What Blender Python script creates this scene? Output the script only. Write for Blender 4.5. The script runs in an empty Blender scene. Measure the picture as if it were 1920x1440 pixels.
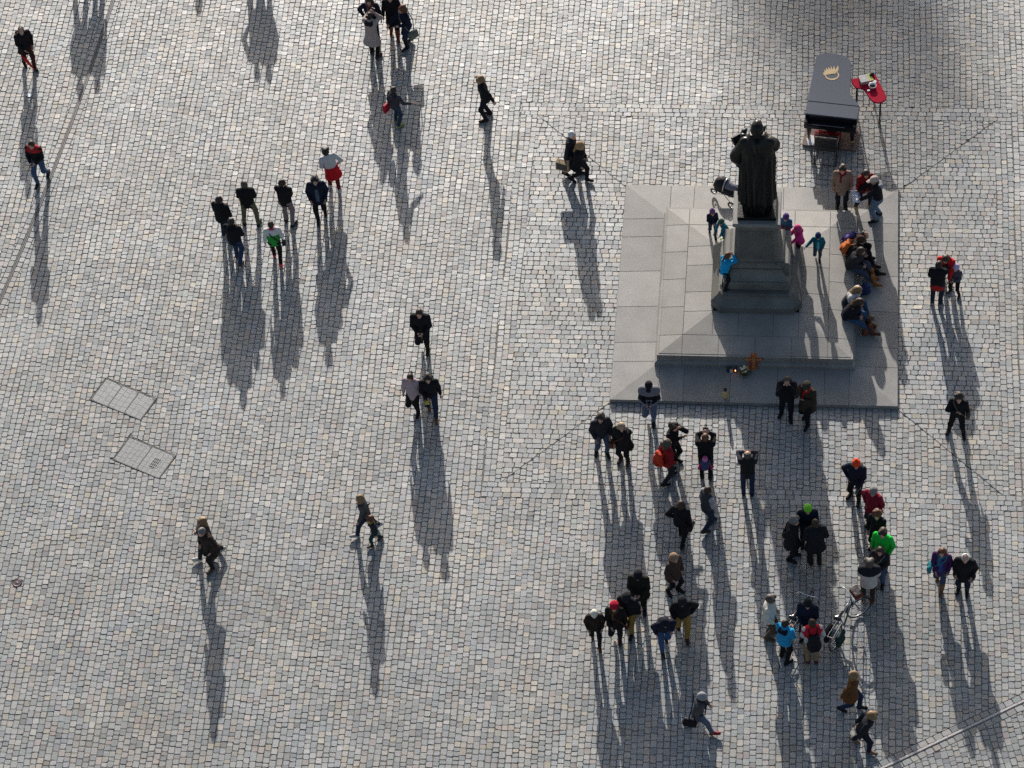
import bpy, bmesh, math, random
import numpy as np
from mathutils import Vector, Matrix, Euler, Quaternion

# ------------------------------------------------------------------ camera, sky, sun, exposure
scene = bpy.context.scene
CAM = np.array([1.59951079, -50.3641803, 61.6975625])
YAW, PITCH, ROLL, FPX = -0.163865445, 0.910912243, -0.106770171, 5684.53
SUN_ELEV = math.radians(18.4)
SHADOW_AZ = math.radians(9.0)          # shadows run towards -y, swung 9 degrees to +x

def cam_axes():
    cy, sy, cp, sp = math.cos(YAW), math.sin(YAW), math.cos(PITCH), math.sin(PITCH)
    f = np.array([sy * cp, cy * cp, -sp]); r = np.array([cy, -sy, 0.0]); u = np.cross(r, f)
    r2 = math.cos(ROLL) * r + math.sin(ROLL) * u
    u2 = math.cos(ROLL) * u - math.sin(ROLL) * r
    return r2, u2, f
CR, CU, CF = cam_axes()
def gp(px, py, z=0.0):
    "the place on the level z that the photograph shows at pixel px, py"
    d = CF + CR * (px - 960) / FPX - CU * (py - 720) / FPX
    return CAM + d * (z - CAM[2]) / d[2]
def to_px(P):
    d = np.asarray(P, float) - CAM
    z = d @ CF
    return np.stack([960 + FPX * (d @ CR) / z, 720 - FPX * (d @ CU) / z], -1)

cam_data = bpy.data.cameras.new('camera')
cam_data.sensor_fit = 'HORIZONTAL'
cam_data.sensor_width = 36.0
cam_data.lens = FPX / 1920 * 36.0
cam_data.clip_start = 1.0
cam_data.clip_end = 3000.0
cam = bpy.data.objects.new('camera', cam_data)
scene.collection.objects.link(cam)
m = Matrix.Identity(4)
for i in range(3):
    m[i][0], m[i][1], m[i][2], m[i][3] = CR[i], CU[i], -CF[i], CAM[i]
cam.matrix_world = m
scene.camera = cam

world = bpy.data.worlds.new('World')
scene.world = world
world.use_nodes = True
wn = world.node_tree.nodes; wl = world.node_tree.links
wn.clear()
w_out = wn.new('ShaderNodeOutputWorld'); w_bg = wn.new('ShaderNodeBackground'); w_sky = wn.new('ShaderNodeTexSky')
w_sky.sky_type = 'NISHITA'; w_sky.sun_disc = False
w_sky.sun_elevation = SUN_ELEV
# the sun stands opposite to the shadows: direction (-sin az, cos az)
SUN_DIR = np.array([-math.sin(SHADOW_AZ) * math.cos(SUN_ELEV), math.cos(SHADOW_AZ) * math.cos(SUN_ELEV), math.sin(SUN_ELEV)])
w_sky.sun_rotation = math.atan2(SUN_DIR[0], SUN_DIR[1])
w_sky.air_density = 0.9; w_sky.dust_density = 2.6; w_sky.ozone_density = 0.9
w_bg.inputs['Strength'].default_value = 0.096
wl.new(w_sky.outputs['Color'], w_bg.inputs['Color']); wl.new(w_bg.outputs['Background'], w_out.inputs['Surface'])

sun_data = bpy.data.lights.new('sun', 'SUN')
sun_data.energy = 4.6
sun_data.angle = math.radians(0.53)
sun_data.color = (1.0, 0.955, 0.905)
sun = bpy.data.objects.new('sun', sun_data)
scene.collection.objects.link(sun)
sun.location = (-10, 60, 40)
sun.rotation_euler = Vector((-SUN_DIR[0], -SUN_DIR[1], -SUN_DIR[2])).to_track_quat('-Z', 'Y').to_euler()

vs = scene.view_settings
vs.view_transform = 'Standard'; vs.look = 'None'; vs.exposure = 0.47; vs.gamma = 1.0
vs.use_curve_mapping = False
scene.cycles.use_denoising = False
scene.cycles.max_bounces = 5
scene.cycles.diffuse_bounces = 3
scene.cycles.glossy_bounces = 2

# ------------------------------------------------------------------ helpers
COL = scene.collection
rng = random.Random(7)
nrng = np.random.default_rng(11)
MATS = {}
def lin(c):
    return tuple(((v / 12.92) if v <= 0.04045 else ((v + 0.055) / 1.055) ** 2.4) for v in c)

def mat(name, color, rough=0.7, metal=0.0, noise=0.0, scale=30.0, bump=0.0, bscale=None, spec=0.5, coat=0.0, sheen=0.0):
    "plain procedural material: colour with mottled variation and fine relief, in object space"
    if name in MATS: return MATS[name]
    M = bpy.data.materials.new(name); M.use_nodes = True
    nt = M.node_tree; bs = nt.nodes['Principled BSDF']
    bs.inputs['Base Color'].default_value = (*color, 1)
    bs.inputs['Roughness'].default_value = rough
    bs.inputs['Metallic'].default_value = metal
    bs.inputs['Specular IOR Level'].default_value = spec
    bs.inputs['Coat Weight'].default_value = coat
    bs.inputs['Sheen Weight'].default_value = sheen
    if noise > 0 or bump > 0:
        tc = nt.nodes.new('ShaderNodeTexCoord')
        nz = nt.nodes.new('ShaderNodeTexNoise')
        nz.inputs['Scale'].default_value = scale; nz.inputs['Detail'].default_value = 5; nz.inputs['Roughness'].default_value = 0.65
        nt.links.new(tc.outputs['Object'], nz.inputs['Vector'])
        if noise > 0:
            rp = nt.nodes.new('ShaderNodeMapRange')
            rp.inputs['From Min'].default_value = 0.3; rp.inputs['From Max'].default_value = 0.7
            rp.inputs['To Min'].default_value = 1 - noise; rp.inputs['To Max'].default_value = 1 + noise
            nt.links.new(nz.outputs['Fac'], rp.inputs['Value'])
            mx = nt.nodes.new('ShaderNodeVectorMath'); mx.operation = 'SCALE'
            mx.inputs[0].default_value = color
            nt.links.new(rp.outputs['Result'], mx.inputs['Scale'])
            nt.links.new(mx.outputs['Vector'], bs.inputs['Base Color'])
        if bump > 0:
            n2 = nz
            if bscale:
                n2 = nt.nodes.new('ShaderNodeTexNoise'); n2.inputs['Scale'].default_value = bscale; n2.inputs['Detail'].default_value = 1.5
                nt.links.new(tc.outputs['Object'], n2.inputs['Vector'])
            bp = nt.nodes.new('ShaderNodeBump'); bp.inputs['Strength'].default_value = bump; bp.inputs['Distance'].default_value = 0.02
            nt.links.new(n2.outputs['Fac'], bp.inputs['Height'])
            nt.links.new(bp.outputs['Normal'], bs.inputs['Normal'])
    MATS[name] = M
    return M

def cloth(color, rough=0.85):
    key = 'cloth_%02d_%02d_%02d_%d' % (int(color[0] * 99), int(color[1] * 99), int(color[2] * 99), int(rough * 10)) + str(hash(tuple(round(c, 3) for c in color)) % 997)
    return mat(key, color, rough=rough, noise=0.16, scale=7.0, bump=0.8, bscale=10.0, spec=0.15, sheen=0.0)

def new_mesh(name, verts, faces, material=None, smooth=False):
    me = bpy.data.meshes.new(name)
    me.from_pydata([tuple(map(float, v)) for v in verts], [], [tuple(map(int, f)) for f in faces])
    if smooth:
        me.polygons.foreach_set('use_smooth', [True] * len(me.polygons))
    if material is not None:
        for mm in (material if isinstance(material, (list, tuple)) else [material]): me.materials.append(mm)
    me.update()
    return me

def obj(name, me, parent=None, matrix=None):
    o = bpy.data.objects.new(name, me)
    COL.objects.link(o)
    if parent is not None: o.parent = parent
    if matrix is not None: o.matrix_basis = matrix
    return o

def empty(name, loc=(0, 0, 0), rz=0.0, scale=1.0):
    o = bpy.data.objects.new(name, None); COL.objects.link(o)
    o.location = loc; o.rotation_euler = (0, 0, rz); o.scale = (scale,) * 3
    o.empty_display_size = 0.2
    return o

def tag(o, label=None, cat=None, group=None, kind=None):
    if label: o['label'] = label
    if cat: o['category'] = cat
    if group: o['group'] = group
    if kind: o['kind'] = kind
    return o

class MB:
    "collects shapes into one mesh"
    def __init__(s): s.v = []; s.f = []; s.m = []
    def add(s, vs, fs, mi=0):
        b = len(s.v); s.v += [tuple(v) for v in vs]; s.f += [tuple(i + b for i in f) for f in fs]; s.m += [mi] * len(fs); return s
    def box(s, c, d, rot=None, bev=0.0, mi=0):
        hx, hy, hz = d[0] / 2, d[1] / 2, d[2] / 2
        if bev <= 0:
            vs = [Vector((x * hx, y * hy, z * hz)) for z in (-1, 1) for y in (-1, 1) for x in (-1, 1)]
            fs = [(0, 2, 3, 1), (4, 5, 7, 6), (0, 1, 5, 4), (2, 6, 7, 3), (0, 4, 6, 2), (1, 3, 7, 5)]
        else:
            bm = bmesh.new(); bmesh.ops.create_cube(bm, size=1.0)
            for v in bm.verts: v.co = Vector((v.co.x * d[0], v.co.y * d[1], v.co.z * d[2]))
            bmesh.ops.bevel(bm, geom=list(bm.edges), offset=bev, segments=2, affect='EDGES', profile=0.6)
            bm.verts.index_update()
            vs = [v.co.copy() for v in bm.verts]; fs = [tuple(v.index for v in f.verts) for f in bm.faces]; bm.free()
        c = Vector(c)
        if rot is not None:
            R_ = rot if isinstance(rot, Matrix) else Euler(rot).to_matrix()
            vs = [R_ @ v for v in vs]
        return s.add([v + c for v in vs], fs, mi)
    def tube(s, pts, r, n=8, mi=0, closed=False, caps=True):
        pts = [Vector(p) for p in pts]
        rs = r if isinstance(r, (list, tuple)) else [r] * len(pts)
        k = len(pts); vs = []; prev = None
        for i, p in enumerate(pts):
            if closed: t = (pts[(i + 1) % k] - pts[i - 1])
            else: t = pts[min(i + 1, k - 1)] - pts[max(i - 1, 0)]
            t.normalize()
            if prev is None:
                a = t.orthogonal().normalized()
            else:
                a = (prev - t * prev.dot(t))
                a = a.normalized() if a.length > 1e-6 else t.orthogonal().normalized()
            prev = a; b = t.cross(a)
            for j in range(n):
                th = 2 * math.pi * j / n
                vs.append(p + (a * math.cos(th) + b * math.sin(th)) * rs[i])
        fs = []
        for i in range(k if closed else k - 1):
            for j in range(n):
                i2 = (i + 1) % k
                fs.append((i * n + j, i * n + (j + 1) % n, i2 * n + (j + 1) % n, i2 * n + j))
        if caps and not closed:
            fs.append(tuple(range(n))[::-1]); fs.append(tuple((k - 1) * n + j for j in range(n)))
        return s.add(vs, fs, mi)
    def lathe(s, prof, n=16, c=(0, 0, 0), mi=0, sx=1.0, sy=1.0):
        "prof: (r, z) from bottom to top"
        vs = []; fs = []
        for (r, z) in prof:
            for j in range(n):
                th = 2 * math.pi * j / n
                vs.append((c[0] + r * math.cos(th) * sx, c[1] + r * math.sin(th) * sy, c[2] + z))
        for i in range(len(prof) - 1):
            for j in range(n):
                fs.append((i * n + j, i * n + (j + 1) % n, (i + 1) * n + (j + 1) % n, (i + 1) * n + j))
        fs.append(tuple(range(n))[::-1]); fs.append(tuple((len(prof) - 1) * n + j for j in range(n)))
        return s.add(vs, fs, mi)
    def prism(s, poly, z0, z1, mi=0):
        n = len(poly)
        vs = [(p[0], p[1], z0) for p in poly] + [(p[0], p[1], z1) for p in poly]
        fs = [tuple(range(n))[::-1], tuple(range(n, 2 * n))] + [(i, (i + 1) % n, n + (i + 1) % n, n + i) for i in range(n)]
        return s.add(vs, fs, mi)
    def mesh(s, name, material, smooth=False):
        me = new_mesh(name, s.v, s.f, material, smooth)
        if any(s.m): me.polygons.foreach_set('material_index', s.m)
        return me
    def build(s, name, material, parent=None, smooth=False, matrix=None):
        return obj(name, s.mesh(name, material, smooth), parent, matrix)

# ------------------------------------------------------------------ smooth solids: distance fields and surface nets
def cap(a, b, ra, rb=None, ys=None, F=None):
    "round cone from a to b; with ys it is flattened along y of frame F (4x4)"
    return ('cap', np.array(a, float), np.array(b, float), ra, ra if rb is None else rb, ys, F)
def ell(c, r, F=None):
    return ('ell', np.array(c, float), np.array(r, float), None, None, None, F)

def _d_prim(p, X):
    F = p[6]
    if F is not None:
        X = (X - F[:3, 3]) @ F[:3, :3]
    if p[0] == 'ell':
        q = (X - p[1]) / p[2]
        k0 = np.linalg.norm(q, axis=-1); k1 = np.linalg.norm(q / p[2], axis=-1)
        return k0 * (k0 - 1.0) / np.maximum(k1, 1e-9)
    a, b, ra, rb, ys = p[1], p[2], p[3], p[4], p[5]
    if ys is not None:
        sc = np.array([1, 1 / ys, 1]); X = X * sc; a = a * sc; b = b * sc
    ba = b - a; pa = X - a
    h = np.clip((pa @ ba) / max(ba @ ba, 1e-9), 0, 1)
    d = np.linalg.norm(pa - h[..., None] * ba, axis=-1) - (ra + (rb - ra) * h)
    return d * (min(1.0, ys) if ys is not None else 1.0)

def _bounds(p):
    if p[0] == 'ell':
        lo, hi = p[1] - p[2], p[1] + p[2]
    else:
        r = max(p[3], p[4]); lo = np.minimum(p[1], p[2]) - r; hi = np.maximum(p[1], p[2]) + r
    if p[6] is not None:
        cs = np.array([[x, y, z] for x in (lo[0], hi[0]) for y in (lo[1], hi[1]) for z in (lo[2], hi[2])])
        cs = cs @ p[6][:3, :3].T + p[6][:3, 3]
        lo, hi = cs.min(0), cs.max(0)
    return lo, hi

def solid(prims, vox, k=0.03, cuts=(), minus=(), grow=0.0):
    "smooth union of prims, cut by half spaces (n, d): keep n.x >= d; minus: prims carved out. Returns verts, quads"
    bb = [_bounds(p) for p in prims]
    lo = np.min([b[0] for b in bb], 0) - grow - 2.5 * vox; hi = np.max([b[1] for b in bb], 0) + grow + 2.5 * vox
    n = np.ceil((hi - lo) / vox).astype(int) + 1
    D = np.full(n, 1.0)
    ax = [lo[i] + vox * np.arange(n[i]) for i in range(3)]
    pad = k + grow + 2 * vox
    for p, (l, h) in zip(prims, bb):
        i0 = np.maximum(np.floor((l - pad - lo) / vox).astype(int), 0); i1 = np.minimum(np.ceil((h + pad - lo) / vox).astype(int) + 1, n)
        X = np.stack(np.meshgrid(ax[0][i0[0]:i1[0]], ax[1][i0[1]:i1[1]], ax[2][i0[2]:i1[2]], indexing='ij'), -1)
        d = _d_prim(p, X)
        s = D[i0[0]:i1[0], i0[1]:i1[1], i0[2]:i1[2]]
        if k > 0:
            hh = np.maximum(k - np.abs(s - d), 0) / k
            s[...] = np.minimum(s, d) - hh * hh * k * 0.25
        else:
            s[...] = np.minimum(s, d)
    if grow: D -= grow
    if cuts or minus:
        X = np.stack(np.meshgrid(*ax, indexing='ij'), -1)
        for nn, dd in cuts: D = np.maximum(D, dd - X @ np.asarray(nn, float))
        for p in minus: D = np.maximum(D, -_d_prim(p, X))
    return nets(D, lo, vox)

def nets(D, lo, vox):
    I = D < 0
    nx, ny, nz = D.shape
    cnt = np.zeros((nx - 1, ny - 1, nz - 1), np.int8)
    for dx in (0, 1):
        for dy in (0, 1):
            for dz in (0, 1):
                cnt += I[dx:nx - 1 + dx, dy:ny - 1 + dy, dz:nz - 1 + dz]
    act = (cnt > 0) & (cnt < 8)
    C = np.argwhere(act)
    if len(C) == 0: return np.zeros((0, 3)), np.zeros((0, 4), int)
    idx = np.full(act.shape, -1, int); idx[act] = np.arange(len(C))
    cor = np.array([[0, 0, 0], [1, 0, 0], [0, 1, 0], [1, 1, 0], [0, 0, 1], [1, 0, 1], [0, 1, 1], [1, 1, 1]])
    E12 = [(0, 1), (2, 3), (4, 5), (6, 7), (0, 2), (1, 3), (4, 6), (5, 7), (0, 4), (1, 5), (2, 6), (3, 7)]
    vals = [D[C[:, 0] + c[0], C[:, 1] + c[1], C[:, 2] + c[2]] for c in cor]
    acc = np.zeros((len(C), 3)); num = np.zeros(len(C))
    for a, b in E12:
        da, db = vals[a], vals[b]
        x = (da < 0) != (db < 0)
        t = np.where(x, da / np.where(x, da - db, 1), 0)
        acc += np.where(x[:, None], cor[a] + t[:, None] * (cor[b] - cor[a]), 0); num += x
    V = lo + vox * (C + acc / num[:, None])
    Q = []
    for axis in range(3):
        o1, o2 = [(1, 2), (2, 0), (0, 1)][axis]
        s0 = [slice(1, -1)] * 3; s1 = [slice(1, -1)] * 3
        s0[axis] = slice(0, -1); s1[axis] = slice(1, None)
        A = I[tuple(s0)]; B = I[tuple(s1)]
        for flip, M_ in ((False, A & ~B), (True, ~A & B)):
            P = np.argwhere(M_)
            if len(P) == 0: continue
            P = P + 1; P[:, axis] -= 1
            def at(d1, d2):
                R_ = P.copy(); R_[:, o1] += d1; R_[:, o2] += d2
                return idx[R_[:, 0], R_[:, 1], R_[:, 2]]
            q = np.stack([at(-1, -1), at(0, -1), at(0, 0), at(-1, 0)], 1)
            Q.append(q[:, ::-1] if flip else q)
    Q = np.concatenate(Q)
    return V, Q

def np_mesh(name, V, Q, materials, smooth=True, mi=None):
    "mesh from numpy verts and same-size faces"
    me = bpy.data.meshes.new(name)
    V = np.asarray(V, np.float32); Q = np.asarray(Q, np.int32); k = Q.shape[1]
    me.vertices.add(len(V)); me.vertices.foreach_set('co', V.ravel())
    me.loops.add(Q.size); me.loops.foreach_set('vertex_index', Q.ravel())
    me.polygons.add(len(Q)); me.polygons.foreach_set('loop_start', np.arange(0, Q.size, k, dtype=np.int32))
    if smooth: me.polygons.foreach_set('use_smooth', np.ones(len(Q), bool))
    for mm in (materials if isinstance(materials, (list, tuple)) else [materials]): me.materials.append(mm)
    if mi is not None: me.polygons.foreach_set('material_index', np.asarray(mi, np.int32))
    me.update(calc_edges=True)
    return me
def join_np(parts):
    V = []; Q = []; M_ = []; b = 0
    for v, q, mi in parts:
        V.append(v); Q.append(q + b); M_.append(np.full(len(q), mi)); b += len(v)
    return np.concatenate(V), np.concatenate(Q), np.concatenate(M_)
# ------------------------------------------------------------------ paving
def stone_material():
    M = bpy.data.materials.new('paving_stone'); M.use_nodes = True
    nt = M.node_tree; bs = nt.nodes['Principled BSDF']; L = nt.links.new
    at = nt.nodes.new('ShaderNodeAttribute'); at.attribute_name = 'stone'
    tc = nt.nodes.new('ShaderNodeNewGeometry')
    nz = nt.nodes.new('ShaderNodeTexNoise'); nz.inputs['Scale'].default_value = 55; nz.inputs['Detail'].default_value = 6; nz.inputs['Roughness'].default_value = 0.7
    L(tc.outputs['Position'], nz.inputs['Vector'])
    rp = nt.nodes.new('ShaderNodeMapRange'); rp.inputs['From Min'].default_value = 0.3; rp.inputs['From Max'].default_value = 0.7
    rp.inputs['To Min'].default_value = 0.80; rp.inputs['To Max'].default_value = 1.16
    L(nz.outputs['Fac'], rp.inputs['Value'])
    big = nt.nodes.new('ShaderNodeTexNoise'); big.inputs['Scale'].default_value = 0.35; big.inputs['Detail'].default_value = 4
    L(tc.outputs['Position'], big.inputs['Vector'])
    r2 = nt.nodes.new('ShaderNodeMapRange'); r2.inputs['From Min'].default_value = 0.3; r2.inputs['From Max'].default_value = 0.7
    r2.inputs['To Min'].default_value = 0.84; r2.inputs['To Max'].default_value = 1.10
    L(big.outputs['Fac'], r2.inputs['Value'])
    mu = nt.nodes.new('ShaderNodeMath'); mu.operation = 'MULTIPLY'
    L(rp.outputs['Result'], mu.inputs[0]); L(r2.outputs['Result'], mu.inputs[1])
    vm = nt.nodes.new('ShaderNodeVectorMath'); vm.operation = 'SCALE'
    L(at.outputs['Vector'], vm.inputs[0]); L(mu.outputs['Value'], vm.inputs['Scale'])
    L(vm.outputs['Vector'], bs.inputs['Base Color'])
    n3 = nt.nodes.new('ShaderNodeTexNoise'); n3.inputs['Scale'].default_value = 24; n3.inputs['Detail'].default_value = 4
    L(tc.outputs['Position'], n3.inputs['Vector'])
    bp = nt.nodes.new('ShaderNodeBump'); bp.inputs['Strength'].default_value = 0.5; bp.inputs['Distance'].default_value = 0.007
    L(n3.outputs['Fac'], bp.inputs['Height']); L(bp.outputs['Normal'], bs.inputs['Normal'])
    bs.inputs['Roughness'].default_value = 0.45
    bs.inputs['Specular IOR Level'].default_value = 0.9
    return M
M_STONE = stone_material()
M_BED = mat('joint_sand', (0.19, 0.168, 0.138), rough=0.95, noise=0.35, scale=14, bump=0.4, spec=0.2)

PW = 0.155                                        # width of a course
PALETTE = [((0.40, 0.41, 0.40), 24), ((0.345, 0.370, 0.365), 28), ((0.46, 0.45, 0.425), 20), ((0.31, 0.340, 0.340), 11),
           ((0.47, 0.435, 0.375), 11), ((0.43, 0.375, 0.335), 5), ((0.27, 0.295, 0.30), 5), ((0.48, 0.43, 0.33), 3), ((0.34, 0.315, 0.285), 4)]
def stone_colours(n):
    w = np.array([p[1] for p in PALETTE], float); c = np.array([p[0] for p in PALETTE])
    k = nrng.choice(len(c), n, p=w / w.sum())
    out = c[k] * (0.965 + 0.17 * (nrng.random((n, 1)) - 0.5)) + 0.02 * (nrng.random((n, 3)) - 0.5)
    g = out.mean(1, keepdims=True); out = (g + (out - g) * 0.85 - (g - .39) * .2) * np.array([1.005, .995, .978])
    return np.clip(out * 0.82, 0.05, 0.8)

def courses(u0, u1, v0, v1, lmean=0.160, width=PW, lvar=0.28):
    "staggered rows in local u (across rows), v (along a row): arrays of centre u, v and half sizes"
    U = []; V = []; HU = []; HV = []
    nrow = max(1, int(round((u1 - u0) / width))); w = (u1 - u0) / nrow
    for i in range(nrow):
        v = v0 - rng.random() * lmean; cu = u0 + (i + 0.5) * w
        while v < v1:
            L = lmean * (1 + lvar * (2 * rng.random() - 1)); 
            if rng.random() < 0.08: L *= 1.25
            U.append(cu); V.append(v + L / 2); HU.append(w / 2); HV.append(L / 2); v += L
    return np.array(U), np.array(V), np.array(HU), np.array(HV)

STONES = []                                       # lists of polygons (n,2)
def place(U, V, HU, HV, ang=0.0, org=(0, 0), keep=None, jit=0.0065, gap=0.0032):
    "turn the rows into quads in the world; u -> x, v -> y for ang 0. keep(P)->signed distance function list for clipping"
    n = len(U)
    c, s = math.cos(ang), math.sin(ang)
    qu = np.stack([U - HU + gap, U + HU - gap, U + HU - gap, U - HU + gap], 1)
    qv = np.stack([V - HV + gap, V - HV + gap, V + HV - gap, V + HV - gap], 1)
    wob = 0.012 * np.sin(V * 1.7 + np.sin(U * 2.3) * 2)             # rows are never quite straight
    qu = qu + wob[:, None] + nrng.normal(0, jit * 0.6, qu.shape); qv = qv + nrng.normal(0, jit * 0.75, qv.shape)
    X = org[0] + c * qu - s * qv; Y = org[1] + s * qu + c * qv
    return np.stack([X, Y], -1)                   # n,4,2

def clip_poly(P, n, d):
    "keep n.x >= d"
    out = []; k = len(P)
    for i in range(k):
        a, b = P[i], P[(i + 1) % k]
        da, db = a @ n - d, b @ n - d
        if da >= 0: out.append(a)
        if (da >= 0) != (db >= 0): out.append(a + (b - a) * (da / (da - db)))
    return np.array(out)

def polyarea(P):
    x, y = P[:, 0], P[:, 1]
    return 0.5 * abs(np.dot(x, np.roll(y, -1)) - np.dot(y, np.roll(x, -1)))

def filter_zone(Q, sdist):
    """sdist: list of functions pts(m,2)->(dist, normal(m,2)); positive is inside. Whole stones stay, cut stones are clipped"""
    n = len(Q)
    allin = np.ones(n, bool); anyin = np.ones(n, bool)
    for f in sdist:
        d = f(Q.reshape(-1, 2))[0].reshape(n, 4)
        allin &= (d >= 0).all(1); anyin &= (d > 0.02).any(1)
    whole = Q[allin]; cut = []
    for P in Q[anyin & ~allin]:
        C = P.mean(0)
        for f in sdist:
            if len(P) < 3: break
            dd, nn = f(P if False else C[None])
            nn = nn[0]; P = clip_poly(P, nn, nn @ C - dd[0])
        if len(P) >= 3 and polyarea(P) > 0.0035: cut.append(P)
    return whole, cut

def hp(nx, ny, d):
    l = math.hypot(nx, ny); nn = np.array([nx / l, ny / l])
    return lambda X: (X @ nn - d / l, np.repeat(nn[None], len(X), 0))
def circ_out(c, r):
    c = np.array(c)
    def f(X):
        v = X - c; l = np.linalg.norm(v, axis=1); return l - r, v / l[:, None]
    return f
def circ_in(c, r):
    g = circ_out(c, r)
    def f(X):
        d, n = g(X); return -d, -n
    return f
def outside_convex(poly, margin=0.0):
    poly = np.array(poly, float); cen = poly.mean(0)
    E = []
    for i in range(len(poly)):
        a, b = poly[i], poly[(i + 1) % len(poly)]
        nn = np.array([b[1] - a[1], a[0] - b[0]]); nn /= np.linalg.norm(nn)
        if (cen - a) @ nn > 0: nn = -nn
        E.append((nn, nn @ a + margin))
    def f(X):
        D = np.stack([X @ nn - d for nn, d in E], 1); k = D.argmax(1)
        return D[np.arange(len(X)), k], np.array([E[i][0] for i in k])
    return f

DRC, DRR = (-147.67210615, 19.33887291), 129.0972           # the curved slot drain in the west
DW = 0.045                                                  # half the width of a drain
BA = np.array([3.51, -14.02]); BB = np.array([6.62, -12.18]); BD = (BB - BA) / np.linalg.norm(BB - BA); BN = np.array([-BD[1], BD[0]])
BOFF = BN @ BA                                              # second drain, straight, in the south east
COVER1 = [(-16.84, -3.25), (-15.40, -3.89), (-15.73, -4.57), (-17.15, -3.97)]
COVER2 = [(-15.93, -5.11), (-14.63, -5.70), (-14.96, -6.41), (-16.24, -5.87)]
STUD = (-18.04, -9.71)
def circle_poly(c, r, n=14): return [(c[0] + r * math.cos(2 * math.pi * i / n), c[1] + r * math.sin(2 * math.pi * i / n)) for i in range(n)]
OBST = [outside_convex(COVER1, 0.02), outside_convex(COVER2, 0.02), outside_convex(circle_poly(STUD, 0.125), 0.004)]
SLAB = 3.65; RIN = 6.25; ROUT = 6.71
SQ = lambda h: [(-h, -h), (h, -h), (h, h), (-h, h)]

X0, X1, Y0, Y1 = -23.6, 9.2, -16.6, 12.6
WHOLE = []; CUT = []
def take(Q, fs):
    a, b = filter_zone(Q, fs); WHOLE.append(a); CUT.extend(b)
# open field between the two drains, columns running away from the camera
drain_e = lambda off: circ_out(DRC, DRR + off)
drain_w = lambda off: circ_in(DRC, DRR - off)
north_of_b = lambda off: hp(BN[0], BN[1], BOFF + off)
south_of_b = lambda off: hp(-BN[0], -BN[1], -BOFF + off)
U, V, HU, HV = courses(X0, X1, Y0, Y1)
Q = place(U, V, HU, HV)
take(Q, [drain_e(DW + PW), north_of_b(0.05 + PW), outside_convex(SQ(ROUT), 0.0)] + OBST)
# field west of the curved drain, slightly turned
U, V, HU, HV = courses(X0 - 2, -17, Y0 - 2, Y1 + 2)
take(place(U, V, HU, HV, ang=math.radians(-1.5)), [drain_w(DW + PW), hp(1, 0, X0), hp(0, 1, Y0), hp(0, -1, -Y1), OBST[2]])
# field south east of the straight drain, turned
U, V, HU, HV = courses(-4, 9, -6, 7)
take(place(U, V, HU, HV, ang=math.radians(14), org=(6, -16)), [south_of_b(0.05 + PW), hp(0, 1, Y0), hp(-1, 0, -X1)])
# soldier courses along the curved drain
for side in (-1, 1):
    r = DRR + side * (DW + PW / 2); a = math.asin((Y0 - DRC[1]) / r); a1 = math.asin((Y1 - DRC[1]) / r)
    while a < a1:
        L = 0.185 * (0.85 + 0.3 * rng.random()); da = L / r; g = 0.006 / r
        q = [(r + dr, aa) for dr, aa in ((-PW / 2 + .005, a + g), (PW / 2 - .005, a + g), (PW / 2 - .005, a + da - g), (-PW / 2 + .005, a + da - g))]
        WHOLE.append(np.array([[(DRC[0] + rr * math.cos(t), DRC[1] + rr * math.sin(t)) for rr, t in q]])); a += da
# soldier courses along the straight drain
for side in (-1, 1):
    t = -3.2
    while t < 7.5:
        L = 0.21 * (0.85 + 0.3 * rng.random())
        q = [(t + .006, side * 0.05), (t + L - .006, side * 0.05), (t + L - .006, side * (0.05 + PW - .008)), (t + .006, side * (0.05 + PW - .008))]
        P = np.array([BA + BD * a + BN * b for a, b in q])
        if side < 0: P = P[::-1]
        if Y0 < P[:, 1].mean() and P[:, 0].mean() < X1: WHOLE.append(P[None])
        t += L
# framing band, three courses, mitred by turns
w3 = (ROUT - RIN)
for sy in (-1, 1):
    U, V, HU, HV = courses(RIN, ROUT, -ROUT, ROUT, lmean=0.20)
    Q = np.flip(place(V, sy * U, HV, HU), 0)
    take(Q, [hp(1, 0, -ROUT), hp(-1, 0, -ROUT)] if True else [])
for sx in (-1, 1):
    U, V, HU, HV = courses(RIN, ROUT, -RIN, RIN, lmean=0.165)
    take(place(sx * U, V, HU, HV), [hp(0, 1, -RIN), hp(0, -1, -RIN)])
# the four trapezes round the monument; their mitres carry a thin strip
ST = 0.006
s2 = math.sqrt(2)
U, V, HU, HV = courses(-RIN, RIN, SLAB, RIN)
for sy in (-1, 1):
    take(place(U, sy * V, HU, HV), [hp(1, sy, ST * s2), hp(-1, sy, ST * s2), hp(0, sy, SLAB + 0.004), hp(0, -sy, -RIN)])
for sx in (-1, 1):
    U, V, HU, HV = courses(-RIN, RIN, SLAB, RIN, lmean=0.195)
    take(place(sx * V, U, HV, HU), [hp(sx, 1, ST * s2), hp(sx, -1, ST * s2), hp(sx, 0, SLAB + 0.004), hp(-sx, 0, -RIN)])

def ring_orient(P):
    x, y = P[:, 0], P[:, 1]
    return P if (np.dot(x, np.roll(y, -1)) - np.dot(y, np.roll(x, -1))) > 0 else P[::-1]
Qs = np.concatenate(WHOLE)
ar = (np.roll(Qs[:, :, 1], -1, 1) * Qs[:, :, 0] - np.roll(Qs[:, :, 0], -1, 1) * Qs[:, :, 1]).sum(1)
Qs[ar < 0] = Qs[ar < 0][:, ::-1]
NS = len(Qs)
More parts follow.
